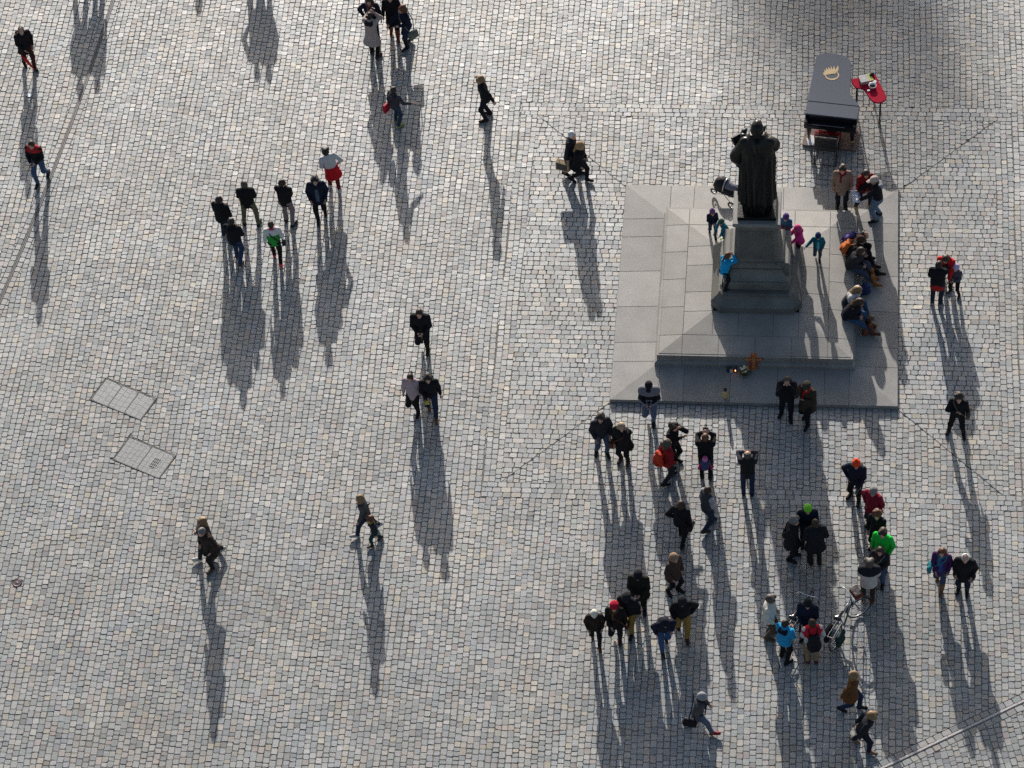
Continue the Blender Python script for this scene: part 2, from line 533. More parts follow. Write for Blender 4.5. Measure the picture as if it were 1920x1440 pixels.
# eight-cornered stones: corners cut, top inset, a little tilt and height of its own
def octo(Q, cut):
    out = np.zeros((len(Q), 8, 2))
    for i in range(4):
        p, a, b = Q[:, i], Q[:, i - 1], Q[:, (i + 1) % 4]
        la = np.linalg.norm(a - p, axis=1, keepdims=True); lb = np.linalg.norm(b - p, axis=1, keepdims=True)
        cc = cut[:, i:i + 1]
        out[:, 2 * i] = p + (a - p) / la * cc; out[:, 2 * i + 1] = p + (b - p) / lb * cc
    return out
cutr = 0.010 + 0.018 * nrng.random((NS, 4)) ** 1.5
O = octo(Qs, cutr)
cen = Qs.mean(1)
O += nrng.normal(0, 0.0016, O.shape)
ins = 0.0055 + 0.006 * nrng.random((NS, 1, 1))
rad = np.linalg.norm(O - cen[:, None], axis=2, keepdims=True)
T = cen[:, None] + (O - cen[:, None]) * (1 - ins / rad)
zc = np.clip(nrng.normal(0, 0.0025, NS), -.005, .006) + 0.003 * np.sin(cen[:, 0] * 0.9) * np.sin(cen[:, 1] * 0.8)
tilt = nrng.normal(0, 0.017, (NS, 2))
zt = zc[:, None] + ((T - cen[:, None]) * tilt[:, None]).sum(2)
zo = np.full((NS, 8), -0.030) + zc[:, None]
zm = zt - 0.010
V0 = np.concatenate([O, zo[..., None]], 2); V2 = np.concatenate([T, zt[..., None]], 2)
SV = np.concatenate([V0, V2], 1)                                   # NS,16,3
colr = stone_colours(NS)
def drift(X, sc, seed):
    r = np.random.default_rng(seed); out = np.zeros(len(X))
    for i in range(7):
        k_ = r.normal(0, 1, 2) / sc; out += np.sin(X @ k_ * 2 * math.pi + r.uniform(0, 6.28))
    return out / 2.6
colr *= (1 + .055 * drift(cen, 5.0, 1) + .045 * drift(cen, 1.6, 2))[:, None]           # worn and dirtier stretches
colr *= 1 + .022 * drift(cen, 3.0, 3)[:, None] * np.array([1.0, .2, -1.0])               # warmer and cooler batches of stone
oily = nrng.random(NS) < .006; colr[oily] *= .62
side_q = np.array([[j, (j + 1) % 8, 8 + (j + 1) % 8, 8 + j] for j in range(8)])

def stone_mesh(name, verts, cols, nper, polys):
    "polys: list of arrays of faces with equal length"
    me = bpy.data.meshes.new(name)
    me.vertices.add(len(verts)); me.vertices.foreach_set('co', np.asarray(verts, np.float32).ravel())
    idx = np.concatenate([p.ravel() for p in polys]).astype(np.int32)
    sizes = np.concatenate([np.full(len(p), p.shape[1]) for p in polys])
    me.loops.add(len(idx)); me.loops.foreach_set('vertex_index', idx)
    me.polygons.add(len(sizes)); me.polygons.foreach_set('loop_start', np.concatenate([[0], np.cumsum(sizes)[:-1]]).astype(np.int32))
    at = me.attributes.new('stone', 'FLOAT_VECTOR', 'POINT')
    at.data.foreach_set('vector', np.asarray(cols, np.float32).ravel())
    me.polygons.foreach_set('use_smooth', np.zeros(len(sizes), bool))
    me.materials.append(M_STONE)
    me.update(calc_edges=True)
    return me

# the 300 that show largest in the picture are parts of their own
pxq = to_px(np.concatenate([Qs, np.zeros((NS, 4, 1))], 2))
pa = 0.5 * np.abs((np.roll(pxq[..., 1], -1, 1) * pxq[..., 0] - np.roll(pxq[..., 0], -1, 1) * pxq[..., 1]).sum(1))
inn = ((pxq[..., 0] > 8) & (pxq[..., 0] < 1912) & (pxq[..., 1] > 8) & (pxq[..., 1] < 1432)).all(1)
order = np.argsort(-np.where(inn, pa, 0))
single = np.zeros(NS, bool); single[order[:300]] = True

ground = obj('ground', new_mesh('ground', [(-600, -600, -0.013), (600, -600, -0.013), (600, 600, -0.010), (-600, 600, -0.013)], [(0, 1, 2, 3)], M_BED))
tag(ground, kind='structure')
rest = ~single
B_ = SV[rest]; k = len(B_); base = (np.arange(k) * 16)[:, None, None]
me = stone_mesh('cobbles', B_.reshape(-1, 3), np.repeat(colr[rest], 16, 0), 16,
                [(side_q[None] + base).reshape(-1, 4), (np.arange(8, 16)[None] + base[:, 0]).reshape(-1, 8)])
cob = obj('cobbles', me, ground); tag(cob, kind='stuff')
# cut stones along strips, drains and covers
cv = []; cf = []; cc = []
for P in CUT:
    P = ring_orient(P); n = len(P); c = P.mean(0); r = np.linalg.norm(P - c, axis=1, keepdims=True)
    Tn = c + (P - c) * (1 - np.minimum(0.014 / np.maximum(r, 1e-3), 0.35)); b = len(cv); z = rng.gauss(0, 0.003)
    cv += [(*p, -0.03) for p in P] + [(*p, z) for p in Tn]
    cf += [tuple(b + np.array([j, (j + 1) % n, n + (j + 1) % n, n + j])) for j in range(n)] + [tuple(b + n + np.arange(n))]
    cc += [stone_colours(1)[0]] * (2 * n)
me = new_mesh('cut_cobbles', cv, cf, M_STONE)
at = me.attributes.new('stone', 'FLOAT_VECTOR', 'POINT'); at.data.foreach_set('vector', np.asarray(cc, np.float32).ravel())
o = obj('cut_cobbles', me, ground); tag(o, kind='stuff')
for i in np.where(single)[0]:
    c3 = np.array([*cen[i], 0.0])
    me = stone_mesh('cobble', SV[i] - c3, np.repeat(colr[i:i + 1], 16, 0), 16, [side_q, np.arange(8, 16)[None]])
    o = obj('cobble', me, ground); o.location = c3

# thin metal strips in the mitres, drains
M_STRIP = mat('dark_strip', (0.095, 0.09, 0.085), rough=0.6, noise=0.2)
M_DRAIN = mat('drain_metal', (0.125, 0.115, 0.115), rough=0.5, noise=0.25, scale=20, spec=0.5)
M_KERB = mat('drain_stone', (0.50, 0.46, 0.43), rough=0.6, noise=0.2, scale=25, bump=0.2)
for sx in (-1, 1):
    for sy in (-1, 1):
        a = Vector((sx * (SLAB + .01), sy * (SLAB + .01))); b = Vector((sx * (RIN - .02), sy * (RIN - .02))); t = (b - a).normalized(); nn = Vector((-t.y, t.x)) * 0.0055
        mb = MB(); pts = [a + nn, b + nn, b - nn, a - nn]
        if (pts[1] - pts[0]).cross(pts[2] - pts[1]) < 0: pts = pts[::-1]
        mb.prism(pts, -0.03, 0.001).build('joint_strip', M_STRIP, ground)
d = empty('slot_drain', (-19.3, 5.5, -0.02)); tag(d, 'long curved grey slot drain running through the cobbles at the far left', 'drain')
a0 = math.asin((Y0 - DRC[1]) / DRR); a1 = math.asin((Y1 - DRC[1]) / DRR)
for lo_, hi_, nm, mm, z in ((-DW + .006, -0.012, 'rail', M_DRAIN, 0.000), (0.012, DW - .006, 'rail', M_DRAIN, 0.000), (-0.012, 0.012, 'slot', M_STRIP, -0.009)):
    N = 60; vs_ = []; fs_ = []
    for i in range(N + 1):
        t = a0 + (a1 - a0) * i / N
        for rr in (DRR + lo_, DRR + hi_):
            for zz in (-0.03, z): vs_.append((DRC[0] + rr * math.cos(t) + 19.3, DRC[1] + rr * math.sin(t) - 5.5, zz + 0.02))
    for i in range(N):
        b = i * 4
        fs_ += [(b + 1, b + 3, b + 7, b + 5), (b, b + 1, b + 5, b + 4), (b + 2, b + 6, b + 7, b + 3)]
    obj(nm, new_mesh(nm, vs_, fs_, mm), d)
d = empty('stone_gutter', (BA[0], BA[1], 0)); tag(d, 'straight slot gutter of pale stone between two rows of setts, bottom right', 'drain')
d.rotation_euler.z = math.atan2(BD[1], BD[0])
t = -3.2
while t < 7.4:
    L = 0.95; MB().box((t + L / 2, 0.012, -0.01), (L - .006, 0.052, 0.034), bev=0.004).build('kerb_piece', M_KERB, d); t += L
MB().box((2.1, -0.020, -0.012), (10.6, 0.012, 0.02)).build('slot', M_KERB, d)

# stone-filled access covers
M_STEEL = mat('cover_steel', (0.15, 0.145, 0.14), rough=0.55, metal=0.1, noise=0.3, scale=40)
def cover(poly, npan, label, grate):
    P = [np.array(p) for p in poly]; c = sum(P) / 4
    ex = (P[1] - P[0] + P[2] - P[3]) / 2; ey = (P[0] - P[3] + P[1] - P[2]) / 2
    Lx, Ly = np.linalg.norm(ex), np.linalg.norm(ey); ang = math.atan2(ex[1], ex[0])
    root = empty('access_cover', (c[0], c[1], 0), ang); tag(root, label, 'manhole cover', 'stone-filled access covers in the paving')
    fr = MB(); t = 0.013
    for s in (-1, 1):
        fr.box((0, s * (Ly / 2 - t / 2), -0.012), (Lx, t, 0.034)); fr.box((s * (Lx / 2 - t / 2), 0, -0.0125), (t, Ly - 2 * t - .001, 0.034))
    fr.build('frame', M_STEEL, root)
    pw = (Lx - 2 * t) / npan
    for i in range(npan):
        cx = -Lx / 2 + t + (i + .5) * pw
        if i: MB().box((cx - pw / 2, 0, -0.011), (0.008, Ly - 2 * t - .002, 0.032)).build('divider', M_STEEL, root)
        # infill stones, tightly jointed
        nu = max(2, int(round(pw / 0.15))); wu = (pw - .02) / nu
        for a in range(nu):
            v = -Ly / 2 + t + .004
            while v < Ly / 2 - t - .06:
                L = min(0.165 * (0.8 + 0.45 * rng.random()), Ly / 2 - t - .004 - v)
                uu = cx - pw / 2 + .01 + (a + .5) * wu
                if not (grate and i == npan - 1 and abs(uu - cx) < .12 and abs(v + L / 2) < .16):
                    mb = MB(); h = 0.03; hx, hy = wu / 2 - .0012, L / 2 - .0012
                    z = rng.uniform(-.001, .001)
                    vs_ = [(-hx, -hy, -h), (hx, -hy, -h), (hx, hy, -h), (-hx, hy, -h), (-hx + .002, -hy + .002, z), (hx - .002, -hy + .002, z), (hx - .002, hy - .002, z), (-hx + .002, hy - .002, z)]
                    mb.add(vs_, [(0, 1, 5, 4), (1, 2, 6, 5), (2, 3, 7, 6), (3, 0, 4, 7), (4, 5, 6, 7)])
                    me_ = mb.mesh('infill_stone', M_STONE)
                    aa = me_.attributes.new('stone', 'FLOAT_VECTOR', 'POINT'); aa.data.foreach_set('vector', np.repeat((np.array((0.275, 0.275, 0.265)) * rng.uniform(.93, 1.05))[None], 8, 0).astype(np.float32).ravel())
                    so = obj('infill_stone', me_, root); so.location = (uu, v + L / 2, 0)
                v += L
        mb_ = MB().box((cx, 0, -0.0155), (pw - .010, Ly - 2 * t - .004, 0.026)); mb_.build('infill_mortar', mat('cover_mortar', (0.25, 0.245, 0.235), rough=.9, noise=.25, scale=30, bump=.3), root)
        for sx, sy in ((-1, -1), (1, 1)):
            mb = MB(); x = cx + sx * (pw / 2 - .008); y = sy * (Ly / 2 - t - .002)
            tri = [(x, y), (x - sx * .10, y), (x, y - sy * .07)]
            if (sx * sy) < 0: tri = tri[::-1]
            mb.prism(tri, -.01, 0.007).build('lifting_corner', M_STEEL, root)
        if grate and i == npan - 1:
            MB().box((cx, 0, -0.006), (0.24, 0.30, 0.022)).build('grate_plate', mat('grate_plate', (0.36, 0.35, 0.34), rough=.6, noise=.2, scale=40), root)
            for r_ in range(3):
                for q_ in range(4):
                    MB().box((cx - .072 + q_ * .048, -.09 + r_ * .09, 0.0055), (0.026, 0.068, 0.003)).build('grate_slot', mat('slot_black', (.012, .012, .012), rough=.8), root)
cover(COVER1, 3, 'three-panel stone-filled access cover in the cobbles, the upper of two', False)
cover(COVER2, 2, 'two-panel stone-filled access cover with a small slotted grate', True)
st = empty('ground_stud', (*STUD, 0)); tag(st, 'round bronze marker disc set in the cobbles at the far left', 'marker')
M_BRZ = mat('marker_bronze', (0.10, 0.082, 0.09), rough=0.4, metal=0.7, noise=0.2, scale=50)
MB().lathe([(.118, -.02), (.118, .004), (.105, .012), (.085, .008), (.03, .010), (.0, .012)], 28).build('disc', M_BRZ, st)
MB().lathe([(.016, .008), (.016, .016), (.008, .022), (0, .023)], 10).build('centre_pin', mat('pin_metal', (.7, .7, .7), rough=.25, metal=1.0), st)
# ------------------------------------------------------------------ monument: platform, tier, pedestal, statue
def granite(name, color, dark=0.0, rough=0.6):
    if name in MATS: return MATS[name]
    M = bpy.data.materials.new(name); M.use_nodes = True
    nt = M.node_tree; bs = nt.nodes['Principled BSDF']; L = nt.links.new
    g = nt.nodes.new('ShaderNodeNewGeometry')
    oi = nt.nodes.new('ShaderNodeObjectInfo')
    n1 = nt.nodes.new('ShaderNodeTexNoise'); n1.inputs['Scale'].default_value = 95; n1.inputs['Detail'].default_value = 2
    L(g.outputs['Position'], n1.inputs['Vector'])
    r1 = nt.nodes.new('ShaderNodeMapRange'); r1.inputs['From Min'].default_value = .36; r1.inputs['From Max'].default_value = .64; r1.inputs['To Min'].default_value = .78; r1.inputs['To Max'].default_value = 1.2
    L(n1.outputs['Fac'], r1.inputs['Value'])
    n2 = nt.nodes.new('ShaderNodeTexNoise'); n2.inputs['Scale'].default_value = 1.6; n2.inputs['Detail'].default_value = 6; n2.inputs['Roughness'].default_value = .65
    L(g.outputs['Position'], n2.inputs['Vector'])
    r2 = nt.nodes.new('ShaderNodeMapRange'); r2.inputs['From Min'].default_value = .3; r2.inputs['From Max'].default_value = .75; r2.inputs['To Min'].default_value = 1.12; r2.inputs['To Max'].default_value = .76 - dark
    L(n2.outputs['Fac'], r2.inputs['Value'])
    r3 = nt.nodes.new('ShaderNodeMapRange'); r3.inputs['To Min'].default_value = .83; r3.inputs['To Max'].default_value = 1.12
    L(oi.outputs['Random'], r3.inputs['Value'])
    m1 = nt.nodes.new('ShaderNodeMath'); m1.operation = 'MULTIPLY'; L(r1.outputs['Result'], m1.inputs[0]); L(r2.outputs['Result'], m1.inputs[1])
    m2 = nt.nodes.new('ShaderNodeMath'); m2.operation = 'MULTIPLY'; L(m1.outputs['Value'], m2.inputs[0]); L(r3.outputs['Result'], m2.inputs[1])
    v = nt.nodes.new('ShaderNodeVectorMath'); v.operation = 'SCALE'; v.inputs[0].default_value = color
    L(m2.outputs['Value'], v.inputs['Scale']); L(v.outputs['Vector'], bs.inputs['Base Color'])
    bp = nt.nodes.new('ShaderNodeBump'); bp.inputs['Strength'].default_value = .18; bp.inputs['Distance'].default_value = .004
    L(n1.outputs['Fac'], bp.inputs['Height']); L(bp.outputs['Normal'], bs.inputs['Normal'])
    bs.inputs['Roughness'].default_value = rough
    MATS[name] = M
    return M
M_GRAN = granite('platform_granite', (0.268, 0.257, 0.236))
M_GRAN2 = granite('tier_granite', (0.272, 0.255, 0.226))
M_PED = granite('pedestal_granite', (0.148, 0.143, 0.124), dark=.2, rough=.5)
M_CORE = mat('joint_dark', (0.04, 0.038, 0.034), rough=.9)

def slab_from_polys(name, polys, zf, zb, material, parent, g=0.005, bev=0.006):
    "top made of one or two polygons sharing a ridge, heights from zf(x, y), vertical sides down to zb; the outline is inset by g"
    mb = MB()
    bm = bmesh.new(); vm = {}
    def gv(x, y):
        k_ = (round(x, 4), round(y, 4))
        if k_ not in vm: vm[k_] = bm.verts.new((x, y, zf(x, y)))
        return vm[k_]
    for P in polys: bm.faces.new([gv(*p) for p in P])
    bm.normal_update()
    ext = bmesh.ops.extrude_face_region(bm, geom=list(bm.faces))
    for v in [e for e in ext['geom'] if isinstance(e, bmesh.types.BMVert)]: pass
    newv = set(e for e in ext['geom'] if isinstance(e, bmesh.types.BMVert))
    for v in bm.verts:
        if v not in newv: v.co.z = zb
    bmesh.ops.recalc_face_normals(bm, faces=list(bm.faces))
    cx = sum(v.co.x for v in bm.verts) / len(bm.verts); cy = sum(v.co.y for v in bm.verts) / len(bm.verts)
    top = [e for e in bm.edges if all(v in newv for v in e.verts) and len(e.link_faces) == 2 and min(f.normal.z for f in e.link_faces) < .5]
    bmesh.ops.bevel(bm, geom=top, offset=bev, segments=1, affect='EDGES')
    me = bpy.data.meshes.new(name)
    for v in bm.verts: v.co.x -= cx; v.co.y -= cy
    bm.to_mesh(me); bm.free(); me.materials.append(material)
    o = obj(name, me, parent); o.location = (cx, cy, 0)
    return o
def ring_slabs(parent, H, h, joints, zf, zb, material, name, skip=()):
    "square ring between half widths H (outer) and h (inner) cut at the joints; corner stones keep the ridge"
    g = .005
    for side in range(4):
        c, s = [(1, 0), (0, 1), (-1, 0), (0, -1)][side]
        rot = lambda x, y: (c * x - s * y, s * x + c * y)
        js = sorted(joints)
        for a, b in zip(js[:-1], js[1:]):
            if side == 0 and (a, b) in skip: continue
            P = [rot(a + g / 2, -H), rot(b - g / 2, -H), rot(b - g / 2, -h - .001), rot(a + g / 2, -h - .001)]
            slab_from_polys(name, [P], zf, zb, material, parent)
        # corner stone at the lower left of this side
        J = max(js)
        A = [rot(-H, -H), rot(-J - g / 2, -H), rot(-J - g / 2, -max(h, J) - .001)]
        e = max(h, J)
        p_in = rot(-J - g / 2, -J - g / 2)
        polyA = [rot(-H, -H), rot(-J - g / 2, -H), p_in]
        polyB = [rot(-H, -H), p_in, rot(-H, -J - g / 2)]
        slab_from_polys(name, [polyA, polyB], zf, zb, material, parent)

EDGE_Z = 0.115; PS = 0.055
plat_z = lambda x, y: EDGE_Z + PS * (SLAB - max(abs(x), abs(y)))
plat = empty('stone_platform', (0, 0, 0)); tag(plat, 'wide square platform of pale granite slabs under the bronze monument', 'platform')
MB().prism([(-SLAB + .03, -SLAB + .03), (SLAB - .03, -SLAB + .03), (SLAB - .03, SLAB - .03), (-SLAB + .03, SLAB - .03)], -0.03, 0.085).build('core', M_CORE, plat)
ring_slabs(plat, SLAB, 2.42, [-2.42, -1.79, -0.6, 0.6, 1.79, 2.42], plat_z, 0.0, M_GRAN, 'slab')
# tier: lower step and sloping top
TH = 2.50; TB = 2.56; TZ0 = 0.16; TZL = 0.285; TZ1 = 0.54; TS = 0.085
tier = empty('stone_tier', (0, 0, 0.1)); tier.location = (0, 0, 0)
tag(tier, 'raised granite tier with sloping top and seat-high edge around the pedestal', 'plinth')
tier_z = lambda x, y: TZ1 + TS * (TH - max(abs(x), abs(y)))
MB().prism(SQ(TH - .03), 0.1, TZ1 - .03).build('core', M_CORE, tier)
MB().prism(SQ(1.9), TZ1 - .03, TZ1 + TS * .62 - .03).build('inner_core', M_CORE, tier)
# side stones with a projecting foot
for side in range(4):
    a = side * math.pi / 2; R_ = Matrix.Rotation(a, 4, 'Z')
    js = [-TB, -1.86, -0.93, 0.0, 0.93, 1.86, TB]
    for i in range(6):
        x0 = js[i] + (.003 if i else 0); x1 = js[i + 1] - (.003 if i < 5 else 0)
        mb = MB()
        prof = [(-TB, .0), (-TB, TZL - .02), (-TB + .02, TZL), (-TH + .012, TZL + .035), (-TH, TZL + .045), (-TH, TZ1 - .004), (-TH + .05, TZ1 - .003), (-TH + .05, .0)]
        prof = [(y, max(z, .1)) for y, z in prof]
        def xm(x, y): return (max(x, y + 0.0) if i == 0 else x) if x < 0 else (min(x, -y) if i == 5 else x)
        vs_ = [(xm(x0, y), y, z) for y, z in prof] + [(xm(x1, y), y, z) for y, z in prof]; n = len(prof)
        fs_ = [tuple(range(n)), tuple(range(n, 2 * n))[::-1]] + [(j, n + j, n + (j + 1) % n, (j + 1) % n) for j in range(n)]
        mb.add([R_ @ Vector(v) for v in vs_], fs_)
        mb.build('edge_stone', M_GRAN2, tier)
ring_slabs(tier, TH - .052, 1.86, [-1.86, -0.93, 0.0, 0.93, 1.86], tier_z, TZ1 - .06, M_GRAN2, 'slab')
ring_slabs(tier, 1.855, 1.10, [-1.10, -0.45, 0.45, 1.10], tier_z, TZ1 - .0, M_GRAN2, 'slab')

# pedestal
ped = empty('pedestal', (0, 0, 0.68)); tag(ped, 'tall weathered granite pedestal with chamfered foot carrying the bronze statue', 'pedestal')
PB = 0.655
def octa(h, ch): return [(-h + ch, -h), (h - ch, -h), (h, -h + ch), (h, h - ch), (h - ch, h), (-h + ch, h), (-h, h - ch), (-h, -h + ch)]
def stack(mb, secs):
    "loft of equal-count polygons: (poly, z)"
    n = len(secs[0][0]); vs_ = [(p[0], p[1], z) for P, z in secs for p in P]; fs_ = [tuple(range(n))[::-1], tuple((len(secs) - 1) * n + j for j in range(n))]
    for i in range(len(secs) - 1):
        fs_ += [(i * n + j, i * n + (j + 1) % n, (i + 1) * n + (j + 1) % n, (i + 1) * n + j) for j in range(n)]
    return mb.add(vs_, fs_)
LZ = lambda z: z - 0.68
foot_secs = [(octa(1.17, .24), LZ(PB)), (octa(1.17, .24), LZ(.86)), (octa(1.155, .24), LZ(.875)), (octa(.985, .12), LZ(1.06)), (octa(.975, .12), LZ(1.12))]
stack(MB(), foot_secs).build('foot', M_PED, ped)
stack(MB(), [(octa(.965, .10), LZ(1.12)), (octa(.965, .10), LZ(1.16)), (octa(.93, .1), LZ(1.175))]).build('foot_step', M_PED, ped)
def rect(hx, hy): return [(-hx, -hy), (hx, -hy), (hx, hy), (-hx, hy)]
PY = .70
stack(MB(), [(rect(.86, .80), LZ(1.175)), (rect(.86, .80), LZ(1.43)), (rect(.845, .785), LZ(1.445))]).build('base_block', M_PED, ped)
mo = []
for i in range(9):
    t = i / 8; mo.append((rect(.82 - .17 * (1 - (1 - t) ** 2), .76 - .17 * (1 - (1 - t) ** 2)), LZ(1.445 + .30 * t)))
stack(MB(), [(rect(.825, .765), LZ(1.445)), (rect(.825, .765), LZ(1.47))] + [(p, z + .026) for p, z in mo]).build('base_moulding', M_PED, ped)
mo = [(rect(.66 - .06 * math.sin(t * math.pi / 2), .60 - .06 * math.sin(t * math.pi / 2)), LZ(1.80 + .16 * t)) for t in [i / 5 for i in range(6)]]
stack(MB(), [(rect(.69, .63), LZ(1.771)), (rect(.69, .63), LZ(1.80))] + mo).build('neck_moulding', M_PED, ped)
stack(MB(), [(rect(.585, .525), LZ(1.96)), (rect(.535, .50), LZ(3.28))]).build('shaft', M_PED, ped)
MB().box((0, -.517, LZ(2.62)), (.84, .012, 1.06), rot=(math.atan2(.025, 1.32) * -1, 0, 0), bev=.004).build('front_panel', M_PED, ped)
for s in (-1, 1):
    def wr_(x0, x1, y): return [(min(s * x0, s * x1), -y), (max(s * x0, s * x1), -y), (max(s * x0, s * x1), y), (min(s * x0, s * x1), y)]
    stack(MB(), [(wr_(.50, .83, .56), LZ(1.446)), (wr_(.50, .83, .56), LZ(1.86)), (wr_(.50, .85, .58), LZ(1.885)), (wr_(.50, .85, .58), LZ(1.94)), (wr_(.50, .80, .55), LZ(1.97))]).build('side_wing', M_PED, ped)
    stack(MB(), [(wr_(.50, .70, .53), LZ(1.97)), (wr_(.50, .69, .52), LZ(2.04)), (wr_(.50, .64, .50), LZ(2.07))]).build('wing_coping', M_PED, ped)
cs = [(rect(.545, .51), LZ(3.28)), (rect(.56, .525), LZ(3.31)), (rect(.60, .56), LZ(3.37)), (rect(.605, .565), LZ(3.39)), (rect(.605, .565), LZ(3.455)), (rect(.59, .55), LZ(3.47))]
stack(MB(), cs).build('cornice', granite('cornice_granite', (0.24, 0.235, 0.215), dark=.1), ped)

# bronze statue, seen from behind, a book on the left arm
M_BRONZE = mat('statue_bronze', (0.0055, 0.0060, 0.0058), rough=0.40, metal=0.0, noise=0.5, scale=5, bump=0.25, bscale=18, spec=0.32)
stt = empty('statue', (0.0, 0.02, 3.47)); tag(stt, 'dark bronze statue of a robed man holding an open book on the pedestal', 'statue')
MB().box((0, 0, .05), (.98, .90, .10), bev=.012).build('base_plate', M_BRONZE, stt)
NA, NZ = 132, 40
vs_ = []; fs_ = []
def lerp(tab, t):
    for (a, x), (b, y) in zip(tab[:-1], tab[1:]):
        if t <= b: return x + (y - x) * (t - a) / (b - a)
    return tab[-1][1]
wx = [(0, .33), (.09, .345), (.13, .45), (.3, .43), (.55, .42), (.72, .435), (.82, .42), (.90, .36), (.96, .24), (1, .14)]
wy = [(0, .33), (.09, .33), (.13, .37), (.3, .32), (.55, .29), (.72, .28), (.82, .28), (.90, .25), (.96, .20), (1, .13)]
for i in range(NZ + 1):
    t = i / NZ; z = .10 + 2.58 * t
    fold = .052 * (1 - t) ** .5 if t < .68 else max(0, .022 * (.80 - t) / .12)
    for j in range(NA):
        th = 2 * math.pi * j / NA
        cx, sy = math.cos(th), math.sin(th)
        e = 2.5
        rr = (abs(cx) ** e + abs(sy) ** e) ** (-1 / e)
        ph = 15 * th + 1.3 * math.sin(3 * th + 2.6 * t) + .8 * math.sin(th * 7 + 3 * t)
        f_ = 1 + (fold * (math.sin(ph) + .45 * math.sin(2.3 * ph + 1))) / .4
        if .70 < t < .74: f_ *= 1.0
        vs_.append((lerp(wx, t) * rr * cx * f_, lerp(wy, t) * rr * sy * f_ + .05 * t, z))
for i in range(NZ):
    for j in range(NA):
        fs_.append((i * NA + j, i * NA + (j + 1) % NA, (i + 1) * NA + (j + 1) % NA, (i + 1) * NA + j))
fs_.append(tuple(NZ * NA + j for j in range(NA)))
obj('robe', new_mesh('robe', vs_, fs_, M_BRONZE, True), stt)
# yoke / collar cape over the shoulders and the two wide sleeves
for s, hand, el in ((-1, (-.36, .42, 2.16), (-.50, .06, 1.84)), (1, (.10, .46, 2.22), (.38, .18, 2.16))):
    sh = (s * .31, .03, 2.40)
    v, q = solid([cap(sh, el, .14, .155), cap(el, hand, .155, .11), cap((el[0], el[1], el[2]), (el[0] * .92, el[1] - .02, el[2] - .30), .13, .07)], .03, k=.10)
    obj('sleeve', np_mesh('sleeve', v, q, M_BRONZE), stt)
    v, q = solid([cap(hand, (hand[0] + .02, hand[1] + .14, hand[2] + .06), .075, .07), cap((hand[0], hand[1] + .1, hand[2] + .05), (hand[0] + .08, hand[1] + .2, hand[2] + .08), .05, .03)], .02, k=.04)
    obj('hand', np_mesh('hand', v, q, M_BRONZE), stt)
v, q = solid([cap((-.30, .03, 2.43), (.30, .03, 2.43), .125, .125), cap((-.12, .0, 2.56), (.12, .0, 2.56), .09, .09), cap((0, -.12, 2.50), (0, -.16, 2.30), .14, .10)], .03, k=.10)
obj('yoke', np_mesh('yoke', v, q, M_BRONZE), stt)
v, q = solid([cap((-.13, -.02, 2.66), (.13, -.02, 2.66), .06), cap((-.15, -.02, 2.66), (-.17, .16, 2.60), .05, .045), cap((.15, -.02, 2.66), (.17, .16, 2.60), .05, .045)], .022, k=.03)
obj('collar', np_mesh('collar', v, q, M_BRONZE), stt)
v, q = solid([ell((0, .03, 2.99), (.155, .19, .20)), ell((0, .09, 2.88), (.125, .14, .15)), cap((0, .0, 2.62), (0, .02, 2.84), .12, .11), ell((0, .225, 2.93), (.03, .045, .05)), ell((-.16, .03, 2.94), (.03, .045, .06)), ell((.16, .03, 2.94), (.03, .045, .06)), ell((0, .2, 2.84), (.05, .04, .025)), cap((-.1, .18, 3.01), (.1, .18, 3.01), .03)], .022, k=.04)
obj('head', np_mesh('head', (v - np.array((0, .0, 2.90))) * .86 + np.array((0, .0, 2.91)), q, M_BRONZE), stt)
v, q = solid([ell((0, -.005, 2.985), (.178, .20, .195)), ell((-.12, -.03, 2.86), (.075, .12, .10)), ell((.12, -.03, 2.86), (.075, .12, .10)), ell((0, -.11, 2.85), (.13, .08, .10))], .022, k=.05, minus=[ell((0, .2, 2.92), (.15, .14, .2))])
obj('hair', np_mesh('hair', (v - np.array((0, .0, 2.90))) * .86 + np.array((0, .0, 2.91)), q, M_BRONZE), stt)
bk = MB(); Rb = Euler((math.radians(50), 0, math.radians(38)))
bk.box((-.50, .36, 2.14), (.27, .22, .10), rot=Rb, bev=.015)
b = bk.build('book', M_BRONZE, stt)
MB().box((-.50, .36, 2.14), (.245, .20, .075), rot=Rb).build('pages', mat('bronze_pages', (.05, .052, .047), rough=.5, metal=.3, noise=.3), b)
for s in (-1, 1):
    v, q = solid([cap((s * .16, .30, .15), (s * .18, .50, .13), .075, .06)], .025, cuts=[((0, 0, 1), .10)])
    obj('shoe', np_mesh('shoe', v, q, M_BRONZE), stt)
# ------------------------------------------------------------------ people
SKIN = mat('skin', (0.52, 0.30, 0.215), rough=0.55, noise=0.06, scale=20, spec=0.35)
M_EYE = mat('eye', (0.03, 0.022, 0.018), rough=0.3)
M_LIP = mat('lips', (0.38, 0.13, 0.11), rough=0.5)
HAIRC = dict(black=(0.012, 0.010, 0.009), dark=(0.022, 0.014, 0.010), brown=(0.038, 0.020, 0.011), auburn=(0.11, 0.038, 0.014), blond=(0.22, 0.135, 0.058),
             lightblond=(0.36, 0.26, 0.15), grey=(0.15, 0.143, 0.132), white=(0.62, 0.60, 0.57), greybrown=(0.075, 0.058, 0.044))
def hairmat(c):
    return mat('hair_' + c, HAIRC[c], rough=0.5, noise=0.35, scale=28, bump=0.5, bscale=60, spec=0.4)
BLACK = (0.011, 0.011, 0.013); CHAR = (0.024, 0.024, 0.027); NAVY = (0.010, 0.013, 0.028); DGREY = (0.045, 0.045, 0.05)
JEANS = (0.045, 0.075, 0.14); DJEANS = (0.018, 0.028, 0.055); LJEANS = (0.12, 0.17, 0.25)

